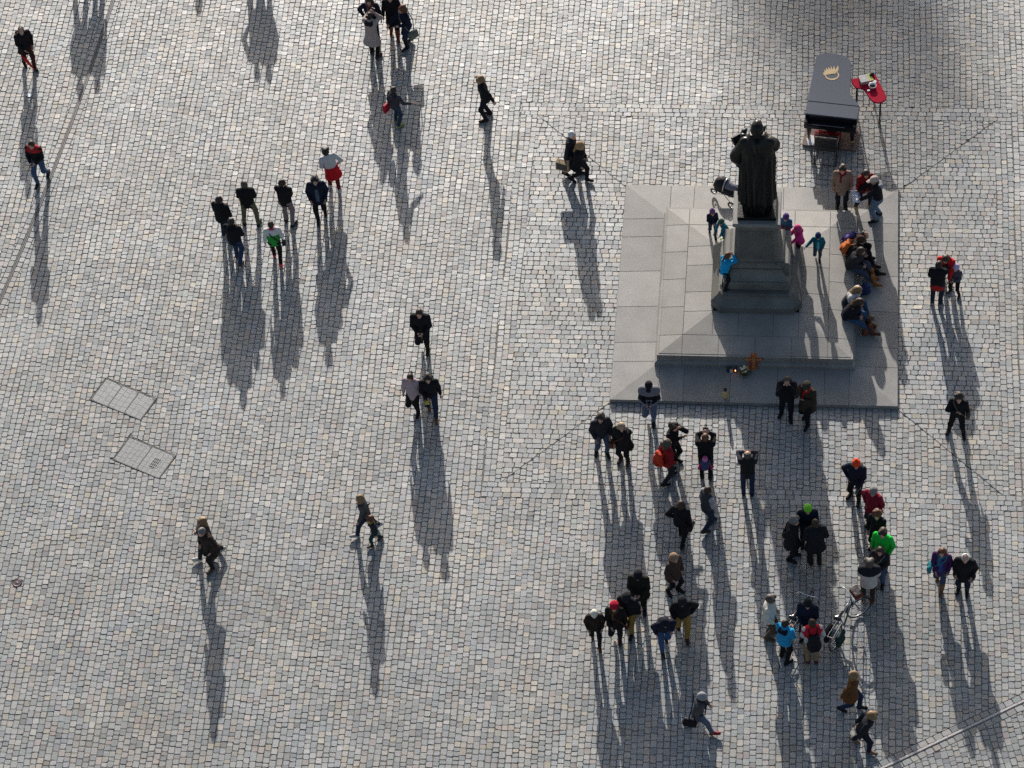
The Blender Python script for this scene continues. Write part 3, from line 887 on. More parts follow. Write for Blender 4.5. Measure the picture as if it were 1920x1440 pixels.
def frame(o, ex, ey, ez):
    F = np.eye(4); F[:3, 0] = ex; F[:3, 1] = ey; F[:3, 2] = ez; F[:3, 3] = o
    return F
def rotm(ax, deg):
    return np.array(Matrix.Rotation(math.radians(deg), 3, ax))
def ik(a, t, l1, l2, hint):
    a = np.array(a, float); t = np.array(t, float); v = t - a; L = np.linalg.norm(v)
    Lm = (l1 + l2) * .995
    if L > Lm: t = a + v / L * Lm; v = t - a; L = Lm
    L = max(L, abs(l1 - l2) + 1e-3)
    u = v / np.linalg.norm(v); x = (l1 * l1 - l2 * l2 + L * L) / (2 * L); h = math.sqrt(max(l1 * l1 - x * x, 0))
    hv = np.array(hint, float); hv = hv - u * (hv @ u); hv /= max(np.linalg.norm(hv), 1e-6)
    return a + u * x + hv * h, t
def M4(F): return Matrix([[float(F[i][j]) for j in range(4)] for i in range(4)])

CACHE = {}
def cached(key, fn):
    if key not in CACHE: CACHE[key] = fn()
    return CACHE[key]
# --- a hand at the origin: wrist at 0, fingers along -z, palm facing +y (thumb on +x); mirrored for the left
def hand_np(grip, mirror):
    def mk():
        P = [cap((0, 0, .01), (0, 0, -.03), .026, .030, .62, None), cap((-.018, 0, -.04), (.02, 0, -.075), .024, .022, .6, None), cap((.02, 0, -.035), (-.02, 0, -.078), .022, .02, .6, None)]
        for i, (x, L) in enumerate(((.030, .068), (.010, .078), (-.010, .072), (-.029, .056))):
            c = 1.25 if grip else .42
            a = np.array([x, 0, -.082]); d1 = np.array([x * .25, math.sin(c * .6), -math.cos(c * .6)]); b = a + d1 * L * .45
            d2 = np.array([0, math.sin(c * 1.7), -math.cos(c * 1.7)]); e = b + d2 * L * .32
            d3 = np.array([0, math.sin(c * 2.4), -math.cos(c * 2.4)]); f = e + d3 * L * .25
            P += [cap(a, b, .0095, .009), cap(b, e, .009, .0085), cap(e, f, .0085, .0075)]
        P += [cap((.022, .008, -.025), (.046, .018, -.052), .014, .011), cap((.046, .018, -.052), (.05, .032 + (.02 if grip else 0), -.078), .011, .0085)]
        v, q = solid(P, .0095, k=.006)
        if mirror: v = v * np.array([-1, 1, 1]); q = q[:, ::-1]
        return v, q
    return cached(('hand', grip, mirror), mk)
def shoe_mesh(kind, color):
    def mk():
        if kind == 'boot':
            P = [cap((0, -.04, .045), (0, .17, .04), .048, .044), cap((0, -.03, .06), (0, -.02, .33), .056, .068), cap((0, -.02, .08), (0, .06, .06), .05)]
        else:
            P = [cap((0, -.055, .045), (0, .155, .038), .047, .045), cap((0, -.03, .05), (0, -.02, .10), .05, .045), cap((0, -.02, .075), (0, .07, .055), .042, .038)]
        v, q = solid(P, .018, k=.03, cuts=[((0, 0, 1), 0.0)])
        return v, q
    v, q = cached(('shoe', kind), mk)
    return cached(('shoem', kind, color), lambda: np_mesh('shoe', v, q, cloth(color, 0.5)))
# --- hair and hats, in the frame of the head (origin at its middle, facing +y)
def hair_mesh(style, color):
    def mk():
        P = [ell((0, -.012, .018), (.087, .106, .118))]; minus = [ell((0, .105, -.025), (.088, .078, .112))]; cuts = []
        if style == 'short': cuts = [((0, -.75, .66), -.036)]
        elif style == 'thin': minus = [ell((0, .06, .10), (.07, .115, .085)), ell((0, .11, -.04), (.09, .08, .12))]; cuts = [((0, -.6, .8), -.04)]
        elif style == 'full': P += [ell((0, -.03, .04), (.10, .115, .115)), ell((.05, .03, .09), (.06, .07, .05)), ell((-.05, .03, .09), (.06, .07, .05))]; cuts = [((0, -.5, .86), -.06)]
        elif style == 'long': P += [cap((-.05, -.06, .0), (-.075, -.09, -.22), .06, .045), cap((.05, -.06, .0), (.075, -.09, -.22), .06, .045), cap((0, -.07, 0), (0, -.11, -.24), .075, .06), ell((0, -.01, .03), (.096, .108, .12))]
        elif style == 'bob': P += [ell((0, -.03, -.02), (.108, .10, .12)), ell((-.08, .0, -.05), (.04, .06, .08)), ell((.08, 0, -.05), (.04, .06, .08))]
        elif style == 'curly':
            r = random.Random(3)
            for i in range(26):
                a = r.uniform(0, 6.28); e = r.uniform(-.5, 1.5)
                d = np.array([math.cos(a) * math.cos(e), math.sin(a) * math.cos(e) - .25, math.sin(e)])
                P.append(ell(np.array([0, -.02, .01]) + d * np.array([.095, .10, .10]), (.042, .042, .042)))
            P += [ell((0, -.06, -.08), (.105, .08, .09))]
        elif style == 'bun': P += [ell((0, -.12, .06), (.05, .05, .05))]; cuts = [((0, -.7, .7), -.05)]
        elif style == 'pony': P += [cap((0, -.11, .03), (0, -.17, -.12), .04, .025)]; cuts = [((0, -.7, .7), -.05)]
        return solid(P, .0165, k=.022, minus=minus, cuts=cuts)
    v, q = cached(('hair', style), mk)
    return cached(('hairm', style, color), lambda: np_mesh('hair', v, q, hairmat(color)))
def hat_mesh(style, color):
    def mk():
        if style == 'beanie': P = [ell((0, -.012, .03), (.098, .116, .125))]; cuts = [((0, -.28, .96), -.012)]; 
        elif style == 'flatcap': P = [ell((0, -.005, .07), (.105, .125, .068)), cap((-.05, .09, .05), (.05, .09, .05), .04, .04)]; cuts = [((0, 0, 1), .022)]
        elif style == 'brimcap': P = [ell((0, -.008, .05), (.096, .112, .10)), ell((0, .14, .035), (.07, .07, .014))]; cuts = [((0, -.1, 1), .015)]
        elif style == 'beret': P = [ell((.01, -.02, .085), (.115, .12, .065)), ell((0, -.01, .05), (.094, .11, .06))]; cuts = [((0, -.2, .98), .012)]
        elif style == 'pompom': P = [ell((0, -.012, .03), (.098, .116, .125)), ell((0, -.02, .175), (.035, .035, .035))]; cuts = [((0, -.28, .96), -.012)]
        elif style == 'hood': P = [ell((0, -.02, .01), (.118, .128, .145)), cap((0, -.07, -.08), (0, -.10, -.16), .10, .09)]; cuts = []
        minus = [ell((0, .13, -.03), (.082, .11, .115))] if style == 'hood' else []
        return solid(P, .0165, k=.018, cuts=cuts, minus=minus)
    v, q = cached(('hat', style), mk)
    return cached(('hatm', style, color), lambda: np_mesh('hat', v, q, cloth(color)))

GROUP = {}
SHARED_PEOPLE = []
ARMS = dict(
    down=((.27, .03, .80), (.35, -1, 0)), pocket=((.20, .14, .93), (.65, -1, 0)), front=((.07, .28, 1.10), (.6, -.5, -.8)), low=((.10, .24, .92), (.6, -.9, 0)),
    up=((.075, .19, 1.585), (.55, .45, -1)), face=((.085, .155, 1.56), (.7, .4, -1)), hip=((.20, .05, .98), (1, -.6, .0)), back=((.05, -.19, .93), (.9, -.5, 0)),
    cross=((-.12, .20, 1.14), (.7, -.2, -.7)), fwd=((.16, .48, 1.15), (.6, -.3, -1)), swingf=((.24, .24, .90), (.3, -1, 0)), swingb=((.27, -.22, .86), (.3, -1, .1)),
    side=((.50, .22, 1.10), (.2, -.5, -1)), bag=((.26, .02, .78), (.2, -1, 0)), ear=((.115, .09, 1.55), (.4, .5, -1)), hold=((.10, .26, 1.02), (.5, -.7, -.4)), chest=((.03, .21, 1.24), (1, -.1, -.6)))
LEGS = dict(
    stand=((-.105, .02, 0, 8, 0), (.105, -.01, 0, -8, 0)), wide=((-.20, .03, 0, 14, 0), (.20, -.03, 0, -14, 0)), relax=((-.10, .07, 0, 6, 0), (.14, -.08, 0, -22, 0)),
    walk=((-.08, .23, 0.01, 0, 8), (.09, -.26, .05, 0, -30)), walk2=((-.09, -.26, .05, 0, -30), (.08, .23, .01, 0, 8)), step=((-.09, .16, 0, 2, 0), (.10, -.17, .04, -5, -20)),
    step2=((-.10, -.17, .04, 5, -20), (.09, .16, 0, -2, 0)), lift=((-.08, .06, 0, 0, 0), (.09, -.26, .22, 0, -55)), lift2=((-.09, -.26, .22, 0, -55), (.08, .06, 0, 0, 0)), stride=((-.08, .35, .02, 0, 12), (.09, -.34, .09, 0, -40)), stride2=((-.09, -.36, .10, 0, -40), (.08, .37, .02, 0, 12)))

class Person: pass
def person(px, head, label, H=1.74, z=0.0, legs='stand', arms='down', lean=3, side=0, twist=0, look=(0, 12), jacket=BLACK, hem=.0, flare=.0, bulk=1.0, trousers=CHAR, shoes=BLACK, boots=False,
           hair='short', hairc='dark', hat=None, scarf=None, bands=(), hood=None, sit=None, at_=None, group='people on the square', hscale=1.0, pose_dz=0.0, grip=(False, False), skirt=None, gaiter=None, cat='person', sleeves=None, shin=None, front=None):
    """px: pixel of the ground between the feet (or at_: a world place); head: heading, 0 towards the camera, 90 to the right of the picture, 180 away.
    H: height; z: level stood on; sit: seat height above the feet"""
    S = H / 1.75
    W = gp(px[0], px[1], z) if at_ is None else np.array(at_, float)
    rz = math.radians(head) - math.pi               # local +y is forward
    root = empty('person', W, rz, S); tag(root, label, cat, group)
    hp_ = (.905 if sit is None else sit / S + .085) + pose_dz
    lg = LEGS[legs] if isinstance(legs, str) else legs
    if sit is None:
        reach = max(math.hypot(l[1] * .62, 0) for l in lg); hp_ -= .25 * reach * reach
    T = np.eye(4); T[:3, :3] = rotm('Z', -twist) @ rotm('X', -lean) @ rotm('Y', side); T[:3, 3] = (0, 0, hp_)
    tp = lambda *p: T[:3, :3] @ np.array(p, float) + T[:3, 3]
    P = Person(); P.root = root; P.S = S; P.T = T
    neck = tp(0, .005, .535); shd = {s: tp(s * .178, 0, .475) for s in (-1, 1)}; hipj = {-1: T[:3, :3] @ np.array((-.088, 0, -.01)) * .5 + np.array((-.044, 0, -.005)) + T[:3, 3], 1: T[:3, :3] @ np.array((.088, 0, -.01)) * .5 + np.array((.044, 0, -.005)) + T[:3, 3]}
    # legs
    kn, an, ft = {}, {}, {}
    for s, l in zip((-1, 1), lg):
        x, y, zz, yaw, pit = l
        Rf = rotm('Z', -yaw * -1 if False else yaw) @ rotm('X', pit)
        ank = np.array((x, y, zz)) + Rf @ np.array((0, -.02, .085))
        k_, a_ = ik(hipj[s], ank, .435, .425, (0.12 * s, 1, .1))
        kn[s], an[s] = k_, a_
        F = np.eye(4); F[:3, :3] = Rf; F[:3, 3] = a_ - Rf @ np.array((0, -.02, .085)); ft[s] = F
    # arms
    el, wr = {}, {}
    am = arms if isinstance(arms, (tuple, list)) else (arms, arms)
    for s, a in zip((-1, 1), am):
        (hx, hy, hz), hint = ARMS[a] if isinstance(a, str) else a
        t = tp(s * hx, hy, hz - .93); hv = T[:3, :3] @ np.array((s * hint[0], hint[1], hint[2]), float)
        el[s], wr[s] = ik(shd[s], t, .285, .255, hv)
    # head
    HF = np.eye(4); HF[:3, :3] = T[:3, :3] @ rotm('X', lean * .55) @ rotm('Z', -look[0]) @ rotm('X', -look[1] * .35)
    HF[:3, 3] = neck + T[:3, :3] @ rotm('X', lean * .4) @ np.array((0, .022, .125 * (.6 + .4 * hscale)))
    hs = hscale * 1.05
    P.HF, P.wr, P.el, P.shd, P.neck, P.hp = HF, wr, el, shd, neck, hp_
    # --- body, one skin
    B = [cap(tp(0, 0, .0), tp(0, .01, .40), .105, .12, .8, None), cap(shd[-1], shd[1], .055), cap(neck - (neck - tp(0, 0, .45)), HF[:3, 3] + HF[:3, :3] @ np.array((0, -.015, -.05)), .052, .05)]
    for s in (-1, 1):
        B += [cap(shd[s], el[s], .043, .036), cap(el[s], wr[s], .036, .026), cap(hipj[s], kn[s], .075, .05), cap(kn[s], an[s], .05, .034), cap(an[s], (ft[s] @ np.array((0, .12, .035, 1)))[:3], .035, .026)]
    E3 = lambda c, r: ell(np.array(c) * hs, np.array(r) * hs, HF)
    B += [E3((0, -.012, .025), (.076, .094, .098)), E3((0, .022, -.045), (.060, .070, .080)), E3((0, .100, -.022), (.014, .020, .026)), E3((-.076, -.005, -.015), (.012, .022, .032)), E3((.076, -.005, -.015), (.012, .022, .032)), E3((0, .078, .016), (.05, .02, .012)), E3((0, .082, -.09), (.022, .018, .016))]
    v, q = solid(B, .024, k=.026)
    parts = [(v, q, 0)]
    for i, s in enumerate((-1, 1)):
        hv_, hq_ = hand_np(grip[i], s < 0)
        ez = el[s] - wr[s]; ez = ez / max(np.linalg.norm(ez), 1e-6)
        fw = T[:3, :3] @ np.array((-s * .8, .45, 0)); fw = fw - ez * (fw @ ez); fw /= max(np.linalg.norm(fw), 1e-6)   # palm side
        ex = np.cross(fw, ez)
        Rr = np.stack([ex, fw, ez], 1)
        parts.append((hv_ @ Rr.T + wr[s], hq_, 0))
    for s in (-1, 1):
        e_v, e_q = cached('eye', lambda: solid([ell((0, 0, 0), (.011, .007, .007))], .006, k=0))
        parts.append((((e_v + np.array((s * .031, .0815, .004))) * hs) @ HF[:3, :3].T + HF[:3, 3], e_q, 1))
    l_v, l_q = cached('lip', lambda: solid([ell((0, 0, 0), (.022, .008, .007))], .006, k=0))
    parts.append((((l_v + np.array((0, .088, -.062))) * hs) @ HF[:3, :3].T + HF[:3, 3], l_q, 2))
    V_, Q_, MI = join_np(parts)
    obj('body', np_mesh('body', V_, Q_, [SKIN, M_EYE, M_LIP], mi=MI), root)
    # --- trousers
    b = bulk
    tr = [cap(tp(-.06, 0, -.02), tp(.06, 0, -.02), .115 * b, .115 * b), cap(tp(0, 0, .0), tp(0, 0, .12), .135 * b, .13 * b, .82, None)]
    for s in (-1, 1):
        end = an[s] + (kn[s] - an[s]) * .02
        tr += [cap(hipj[s], kn[s], .098 * b, .070), cap(kn[s], end, .070, .056)]
    v, q = solid(tr, .023, k=.035)
    obj('trousers', np_mesh('trousers', v, q, cloth(trousers)), root)
    if shin:
        v, q = solid([c for s in (-1, 1) for c in (cap(an[s] + (kn[s] - an[s]) * .85, an[s], .078, .064),)], .023, k=.0)
        obj('boot_shaft', np_mesh('boot_shaft', v, q, cloth(shin, .55)), root)
    for s in (-1, 1):
        obj('shoe', shoe_mesh('boot' if boots else 'shoe', shoes), root, M4(ft[s]))
    # --- jacket
    def jk(extra=0.0):
        J = [cap((0, 0, -.16), (0, .005, .36), .172 * b, .190 * b, .72, T), cap(shd[-1] - T[:3, 2] * .02, shd[1] - T[:3, 2] * .02, .072 * b), cap((0, -.005, .44), (0, .0, .535), .085, .07, .95, T), cap((-.10, -.01, .47), (.10, -.01, .47), .075, .075, None, T)]
        if hem < -.06:
            J.append(cap((0, .0, hem), (0, 0, .0), (.175 + flare) * b, .17 * b, .78, T))
        for s in (-1, 1):
            J += [cap(shd[s], el[s], .074 * b, .062 * b), cap(el[s], wr[s] + (el[s] - wr[s]) * .07, .060 * b, .046 * b)]
        return J
    hz = T[:3, 2]; lowz = min(hem, -.11) if sit is None else -.09
    cut_low = [(hz, float(hz @ T[:3, 3]) + min(lowz, -.05))]
    # the lower cut must not shorten the sleeves: cut only the trunk, then add the sleeves
    tv, tq = solid(jk()[:4] + ([jk()[4]] if hem < -.06 else []), .023, k=.05, cuts=cut_low)
    sl = [c for c in jk() if c[6] is None][1:]
    sv, sq = solid(sl, .023, k=.03)
    if sleeves:
        obj('jacket', np_mesh('jacket', tv, tq, cloth(jacket)), root); obj('sleeves', np_mesh('sleeves', sv, sq, cloth(sleeves)), root)
    else:
        V_, Q_, _ = join_np([(tv, tq, 0), (sv, sq, 0)])
        obj('jacket', np_mesh('jacket', V_, Q_, cloth(jacket)), root)
    for z0, z1, c, with_sl in bands:
        cu = [(hz, float(hz @ T[:3, 3]) + z0), (-hz, -float(hz @ T[:3, 3]) - z1)]
        bv, bq = solid(jk() if with_sl else jk()[:4] + ([jk()[4]] if hem < -.06 else []), .023, k=.05, cuts=cu, grow=.009)
        if len(bv): obj('jacket_panel', np_mesh('jacket_panel', bv, bq, cloth(c)), root)
    if front:
        v, q = solid([cap((0, .06 + .048 * b, -.06), (0, .06 + .052 * b, .38), .066, .060, None, T), cap((0, .1, .38), (0, .07, .48), .05, .04, None, T)], .02, k=.02)
        obj('shirt_front', np_mesh('shirt_front', v, q, cloth(front)), root)
    if skirt:
        v, q = solid([cap((0, 0, skirt[0]), (0, 0, .0), .20, .165, .85, T)], .023, cuts=[(hz, float(hz @ T[:3, 3]) + skirt[0])])
        obj('skirt', np_mesh('skirt', v, q, cloth(skirt[1])), root)
    if hood:
        v, q = solid([cap((-.07, -.115, .46), (.07, -.115, .46), .065, .065, None, T), cap((-.09, -.06, .51), (-.06, .05, .51), .045, .03, None, T), cap((.09, -.06, .51), (.06, .05, .51), .045, .03, None, T)], .022, k=.04)
        obj('hood', np_mesh('hood', v, q, cloth(hood)), root)
    if scarf:
        pr = []
        for i in range(10):
            a, c = 2 * math.pi * i / 10, 2 * math.pi * (i + 1) / 10
            pr.append(cap((.085 * math.cos(a), .08 * math.sin(a) + .01, .535 + .012 * math.sin(a * 3) - .02 * math.sin(a)), (.085 * math.cos(c), .08 * math.sin(c) + .01, .535 + .012 * math.sin(c * 3) - .02 * math.sin(c)), .036, .036, None, T))
        if not (isinstance(scarf, tuple) and len(scarf) == 3 and False): pr.append(cap((.04, .115, .50), (.055, .155, .26), .035, .03, None, T))
        v, q = solid(pr, .021, k=.02)
        obj('scarf', np_mesh('scarf', v, q, cloth(scarf)), root)
    HM = M4(HF) @ Matrix.Scale(hs, 4)
    if hair: obj('hair', hair_mesh(hair, hairc), root, HM)
    if hat:
        ho = obj('hat', hat_mesh(hat[0], hat[1]), root, HM)
        if len(hat) > 2:
            for z0 in (.035, .085):
                v, q = cached(('stripe', z0), lambda: solid([ell((0, -.012, .03), (.098, .116, .125))], .0125, grow=.004, cuts=[((0, 0, 1), z0), ((0, 0, -1), -z0 - .026)]))
                obj('hat_stripe', cached(('stripem', z0, hat[2]), lambda: np_mesh('hat_stripe', v, q, cloth(hat[2]))), ho)
    P.world = lambda p: np.array((Matrix.Translation(Vector(W)) @ Matrix.Rotation(rz, 4, 'Z') @ Matrix.Scale(S, 4)) @ Vector(tuple(map(float, p))))
    P.M = Matrix.Translation(Vector(W)) @ Matrix.Rotation(rz, 4, 'Z') @ Matrix.Scale(S, 4)
    P.tp = tp
    return P
# --- things people carry
def at_frame(name, P, F, label, cat, group=None):
    o = bpy.data.objects.new(name, None); COL.objects.link(o); o.empty_display_size = .1
    o.matrix_world = P.M @ M4(F); tag(o, label, cat, group); return o
def off(F, p, R_=None):
    G = F.copy(); G[:3, 3] = F[:3, :3] @ np.array(p, float) + F[:3, 3]
    if R_ is not None: G[:3, :3] = F[:3, :3] @ R_
    return G
def backpack(P, color, label, size=1.0, pocket=None, group='backpacks'):
    o = at_frame('backpack', P, off(P.T, (0, -.155, .20)), label, 'backpack', group)
    v, q = cached('pack', lambda: solid([cap((-.07, -.07, -.12), (.07, -.07, -.12), .085), cap((-.06, -.06, .16), (.06, -.06, .16), .075), cap((-.07, -.08, 0), (.07, -.08, 0), .09)], .022, k=.06))
    m_ = cloth(color, .6)
    a = obj('pack', np_mesh('pack', v * size, q, m_), o)
    v, q = cached('packp', lambda: solid([cap((-.06, -.155, -.10), (.06, -.155, -.10), .055), cap((-.05, -.15, -.02), (.05, -.15, -.02), .045)], .022, k=.05))
    obj('pocket', np_mesh('pocket', v * size, q, cloth(pocket or tuple(c * .75 for c in color), .6)), o)
    for s in (-1, 1):
        MB().tube([(s * .08, -.02, .2), (s * .10, .09, .345), (s * .115, .20, .30), (s * .13, .275, .15), (s * .15, .26, 0), (s * .14, .10, -.13), (s * .12, -.01, -.15)], .021, 6).build('strap', cloth(tuple(c * .6 for c in color), .6), o, smooth=True)
    return o
def shoulder_bag(P, s, color, label, w=.28, h=.22, z=-.08, front=.02, strapc=None, group='shoulder bags', back=False):
    o = at_frame('shoulder_bag', P, off(P.T, (s * .25, front, z)), label, 'bag', group)
    MB().box((s * .02, 0, -h * .35), (.10, w, h), bev=.03).build('bag', cloth(color, .55), o, smooth=True)
    MB().box((s * .075, 0, -h * .2), (.012, w * .9, h * .55), bev=.004).build('flap', cloth(tuple(c * .8 for c in color), .55), o)
    zz = -z
    MB().tube([(0, .06, 0), (-s * .10, .17 - front, zz + .16), (-s * .28, .165 - front, zz + .36), (-s * .37, .06, zz + .53), (-s * .38, -.05, zz + .53), (-s * .30, -.165 - front, zz + .40), (-s * .12, -.17 - front, zz + .16), (0, -.06, 0)], .016, 6).build('strap', cloth(strapc or color, .55), o, smooth=True)
    return o
def in_hands(P, sides=(-1, 1), d=(0, .09, .02)):
    c = sum(P.wr[s] for s in sides) / len(sides)
    F = np.eye(4); F[:3, :3] = P.T[:3, :3]; F[:3, 3] = c
    return off(F, d)
M_PHONE = mat('phone_black', (.012, .012, .014), rough=.25); M_SCREEN = mat('phone_glass', (.03, .035, .04), rough=.08)
def phone(P, label, sides=(-1, 1), color=None, d=(0, .09, .02), tilt=-40):
    o = at_frame('phone', P, off(in_hands(P, sides, d), (0, 0, 0), rotm('X', tilt)), label, 'phone', 'phones held in hands')
    MB().box((0, 0, 0), (.075, .012, .15), bev=.004).build('case', mat('phone_' + ('dark' if color is None else 'pale'), color or (.012, .012, .014), rough=.3), o)
    MB().box((0, -.008, .002), (.066, .004, .132)).build('screen', M_SCREEN, o)
def camera(P, label, sides=(-1, 1), d=(0, .08, .04), lens=.09):
    o = at_frame('photo_camera', P, in_hands(P, sides, d), label, 'camera', 'cameras held up by visitors')
    MB().box((0, 0, 0), (.14, .06, .095), bev=.012).build('body', M_PHONE, o)
    MB().box((0, -.005, .06), (.05, .05, .035), bev=.008).build('viewfinder', M_PHONE, o)
    l = MB().tube([(0, .02, 0), (0, .05 + lens, 0)], [.036, .040], 14).build('lens', M_PHONE, o)
    MB().tube([(0, .051 + lens, 0), (0, .053 + lens, 0)], .034, 14).build('front_glass', M_SCREEN, l)

WHITE = (.62, .61, .58); RED = (.42, .016, .020); PINK = (.62, .05, .20)
G_L = 'walkers on the open cobbles'; G_B = 'visitors below the monument'; G_M = 'people around the monument'
# ---- far left
p = person((56, 124), 35, 'man in long black coat walking with a red umbrella at far left', H=1.72, legs='step', arms=('pocket', 'hold'), jacket=BLACK, hem=-.30, flare=.05, hair='thin', hairc='greybrown', look=(15, 25), lean=8, trousers=(.05, .018, .014), group=G_L)
backpack(p, (.07, .022, .02), 'dark brown backpack worn by the man with the red umbrella', .95)
A_ = Vector(gp(43, 106, .72)); B_2 = Vector(gp(65, 131, .06)); dv = (B_2 - A_)
o = bpy.data.objects.new('umbrella', None); COL.objects.link(o); o.matrix_world = Matrix.Translation(A_) @ dv.to_track_quat('-Z', 'Y').to_matrix().to_4x4(); tag(o, 'closed red umbrella pointing down at the far left', 'umbrella')
Lu = dv.length
MB().lathe([(.006, -Lu), (.012, -Lu * .96), (.046, -Lu * .45), (.040, -Lu * .12), (.016, .0)], 10).build('canopy', cloth((.55, .012, .015), .5), o, smooth=True)
MB().tube([(0, 0, -.01), (0, 0, .10), (.02, 0, .14), (.05, 0, .14), (.06, 0, .10)], .010, 8).build('handle', M_PHONE, o)
p = person((81, 338), -8, 'man in black jacket with red shoulders and jeans walking at the left edge', legs='walk2', arms='front', jacket=BLACK, bands=[(.415, .60, (.35, .02, .025), False)], trousers=JEANS, hair='short', hairc='brown', look=(0, 25), lean=6, group=G_L)
phone(p, 'dark phone held by the man with red shoulders')
# ---- group of seven
person((425, 449), 165, 'man in black jacket and dark jeans at the left end of the group', legs='relax', arms=('front', 'pocket'), jacket=BLACK, bulk=1.08, trousers=DJEANS, shoes=(.3, .3, .3), hair='short', hairc='dark', look=(35, 5), group=G_L)
person((472, 421), 185, 'man in black jacket and olive trousers standing wide-legged with back turned', legs='wide', arms='front', jacket=BLACK, bulk=1.08, trousers=(.115, .115, .065), hair='short', hairc='greybrown', look=(-40, 20), group=G_L)
person((542, 418), 172, 'man in black jacket and pale mauve trousers standing with back turned', legs='relax', arms='low', jacket=BLACK, bulk=1.05, trousers=(.20, .165, .17), hair='short', hairc='dark', look=(50, 5), group=G_L)
person((448, 490), 170, 'man in black hooded jacket and blue jeans nearest of the dark-clad group', legs='step', arms='front', jacket=BLACK, bulk=1.08, hood=BLACK, trousers=(.025, .045, .10), shoes=(.10, .05, .03), hair='short', hairc='dark', look=(25, 5), group=G_L)
p = person((521, 490), 190, 'girl in white and green jacket with pink scarf and pink shoes walking away', H=1.62, legs='walk', arms=('down', 'pocket'), jacket=(.03, .30, .045), sleeves=WHITE, bands=[(.33, .62, WHITE, False)], scarf=(.60, .07, .13), trousers=BLACK, shoes=(.75, .06, .08), hair='short', hairc='brown', look=(10, 5), group=G_L)
shoulder_bag(p, 1, (.02, .02, .02), 'small black cross-body bag on the girl in green', w=.16, h=.14)
p = person((603, 407), 8, 'man in open navy and green parka walking towards the tower', legs='step2', arms='pocket', jacket=NAVY, hem=-.22, flare=.05, bulk=1.12, front=(.075, .10, .13), trousers=BLACK, hair='full', hairc='black', look=(0, 20), hood=(.10, .09, .06), group=G_L)
p = person((628, 355), 200, 'dark-haired person in white top with a red jacket tied at the waist', H=1.68, legs='step', arms=('pocket', 'hip'), jacket=(.55, .53, .52), trousers=(.13, .02, .025), shoes=(.5, .5, .5), hair='full', hairc='black', look=(20, 5), hem=-.30, flare=.07, bands=[(-.33, .12, (.50, .012, .018), False)], side=-6, group=G_L)
# ---- centre left walkers
person((797, 655), 0, 'man all in black striding towards the tower alone', H=1.80, legs='lift', arms='front', jacket=BLACK, bulk=1.15, trousers=BLACK, hair='short', hairc='brown', look=(0, 20), lean=6, group=G_L)
person((780, 772), -8, 'woman in pale lilac coat walking beside a man in black', H=1.68, legs='lift', arms=('side', 'down') if False else ('down', 'down'), jacket=(.40, .30, .315), hem=-.20, flare=.04, trousers=BLACK, hair='bun', hairc='brown', look=(0, 25), group=G_L)
p = person((812, 776), 8, 'man in black with backpack walking beside the woman in lilac', legs='walk', arms=('down', 'front'), jacket=BLACK, bulk=1.05, trousers=DJEANS, shoes=(.16, .08, .05), hair='full', hairc='dark', look=(0, 22), group=G_L)
backpack(p, (.014, .014, .018), 'black backpack of the man walking beside the woman in lilac', 1.0)
o = at_frame('folder', p, in_hands(p, (1,), (.02, .05, -.08)), 'yellow folded paper bag held by the walking man in black', 'bag')
MB().box((0, 0, -.04), (.12, .05, .15), bev=.01).build('paper', mat('yellow_paper', (.42, .38, .05), rough=.7, noise=.1), o); MB().tube([(-.05, 0, .07), (-.03, 0, .12), (.03, 0, .12), (.05, 0, .07)], .006, 6).build('handle', M_PHONE, o)
# ---- lower left pairs
person((398, 1043), 282, 'blond woman in dark jacket striding left behind an elderly man', H=1.68, legs='stride', arms=('swingb', 'chest'), jacket=(.03, .03, .04), trousers=(.02, .025, .025), shoes=(.45, .44, .42), hair='curly', hairc='blond', look=(0, 18), lean=4, group=G_L)
person((402, 1058), 322, 'grey-haired man in dark brown coat walking arm in arm at lower left', legs='step', arms='pocket', jacket=(.030, .020, .018), hem=-.26, flare=.06, bulk=1.1, trousers=(.016, .014, .014), shoes=(.08, .055, .035), hair='short', hairc='grey', look=(0, 25), lean=10, group=G_L)
p = person((692, 998), 285, 'blond woman in grey jacket striding left with a child', H=1.66, legs='stride', arms=('swingf', 'down'), jacket=(.075, .07, .075), trousers=DJEANS, shoes=(.35, .33, .31), hair='bob', hairc='blond', look=(0, 12), lean=6, group=G_L)
shoulder_bag(p, 1, BLACK, 'black shoulder bag of the blond woman striding with a child', w=.2, h=.16)
person((706, 1018), 300, 'small child in dark clothes with teal trouser cuffs walking beside the blond woman', H=1.18, hscale=1.2, legs='walk', arms=('down', 'swingb'), jacket=(.02, .024, .032), trousers=(.014, .045, .045), shoes=(.06, .03, .02), hair='full', hairc='auburn', scarf=(.30, .22, .03), look=(0, 25), lean=6, group=G_L)
# ---- top middle
person((703, 73), 0, 'person in navy jacket with brown scarf at the top edge facing the camera', H=1.74, legs='stand', arms=('down', 'hip'), jacket=NAVY, scarf=(.16, .07, .06), trousers=DJEANS, hair='long', hairc='brown', group=G_L)
p = person((702, 103), 165, 'woman in beige flared coat raising her arm to take a picture', H=1.68, legs='relax', arms=('up', 'up'), jacket=(.36, .29, .26), hem=-.36, flare=.11, hood=(.02, .02, .022), trousers=BLACK, shoes=(.05, .025, .018), hair='bun', hairc='dark', look=(15, 10), group=G_L)
camera(p, 'small camera lifted by the woman in the beige coat', lens=.03)
p = person((741, 66), 5, 'woman in long black coat and brown boots at the top edge', H=1.75, legs='step', arms='down', jacket=(.012, .012, .012), hem=-.42, flare=.05, trousers=BLACK, shin=(.17, .045, .025), shoes=(.13, .035, .02), hair='long', hairc='brown', group=G_L)
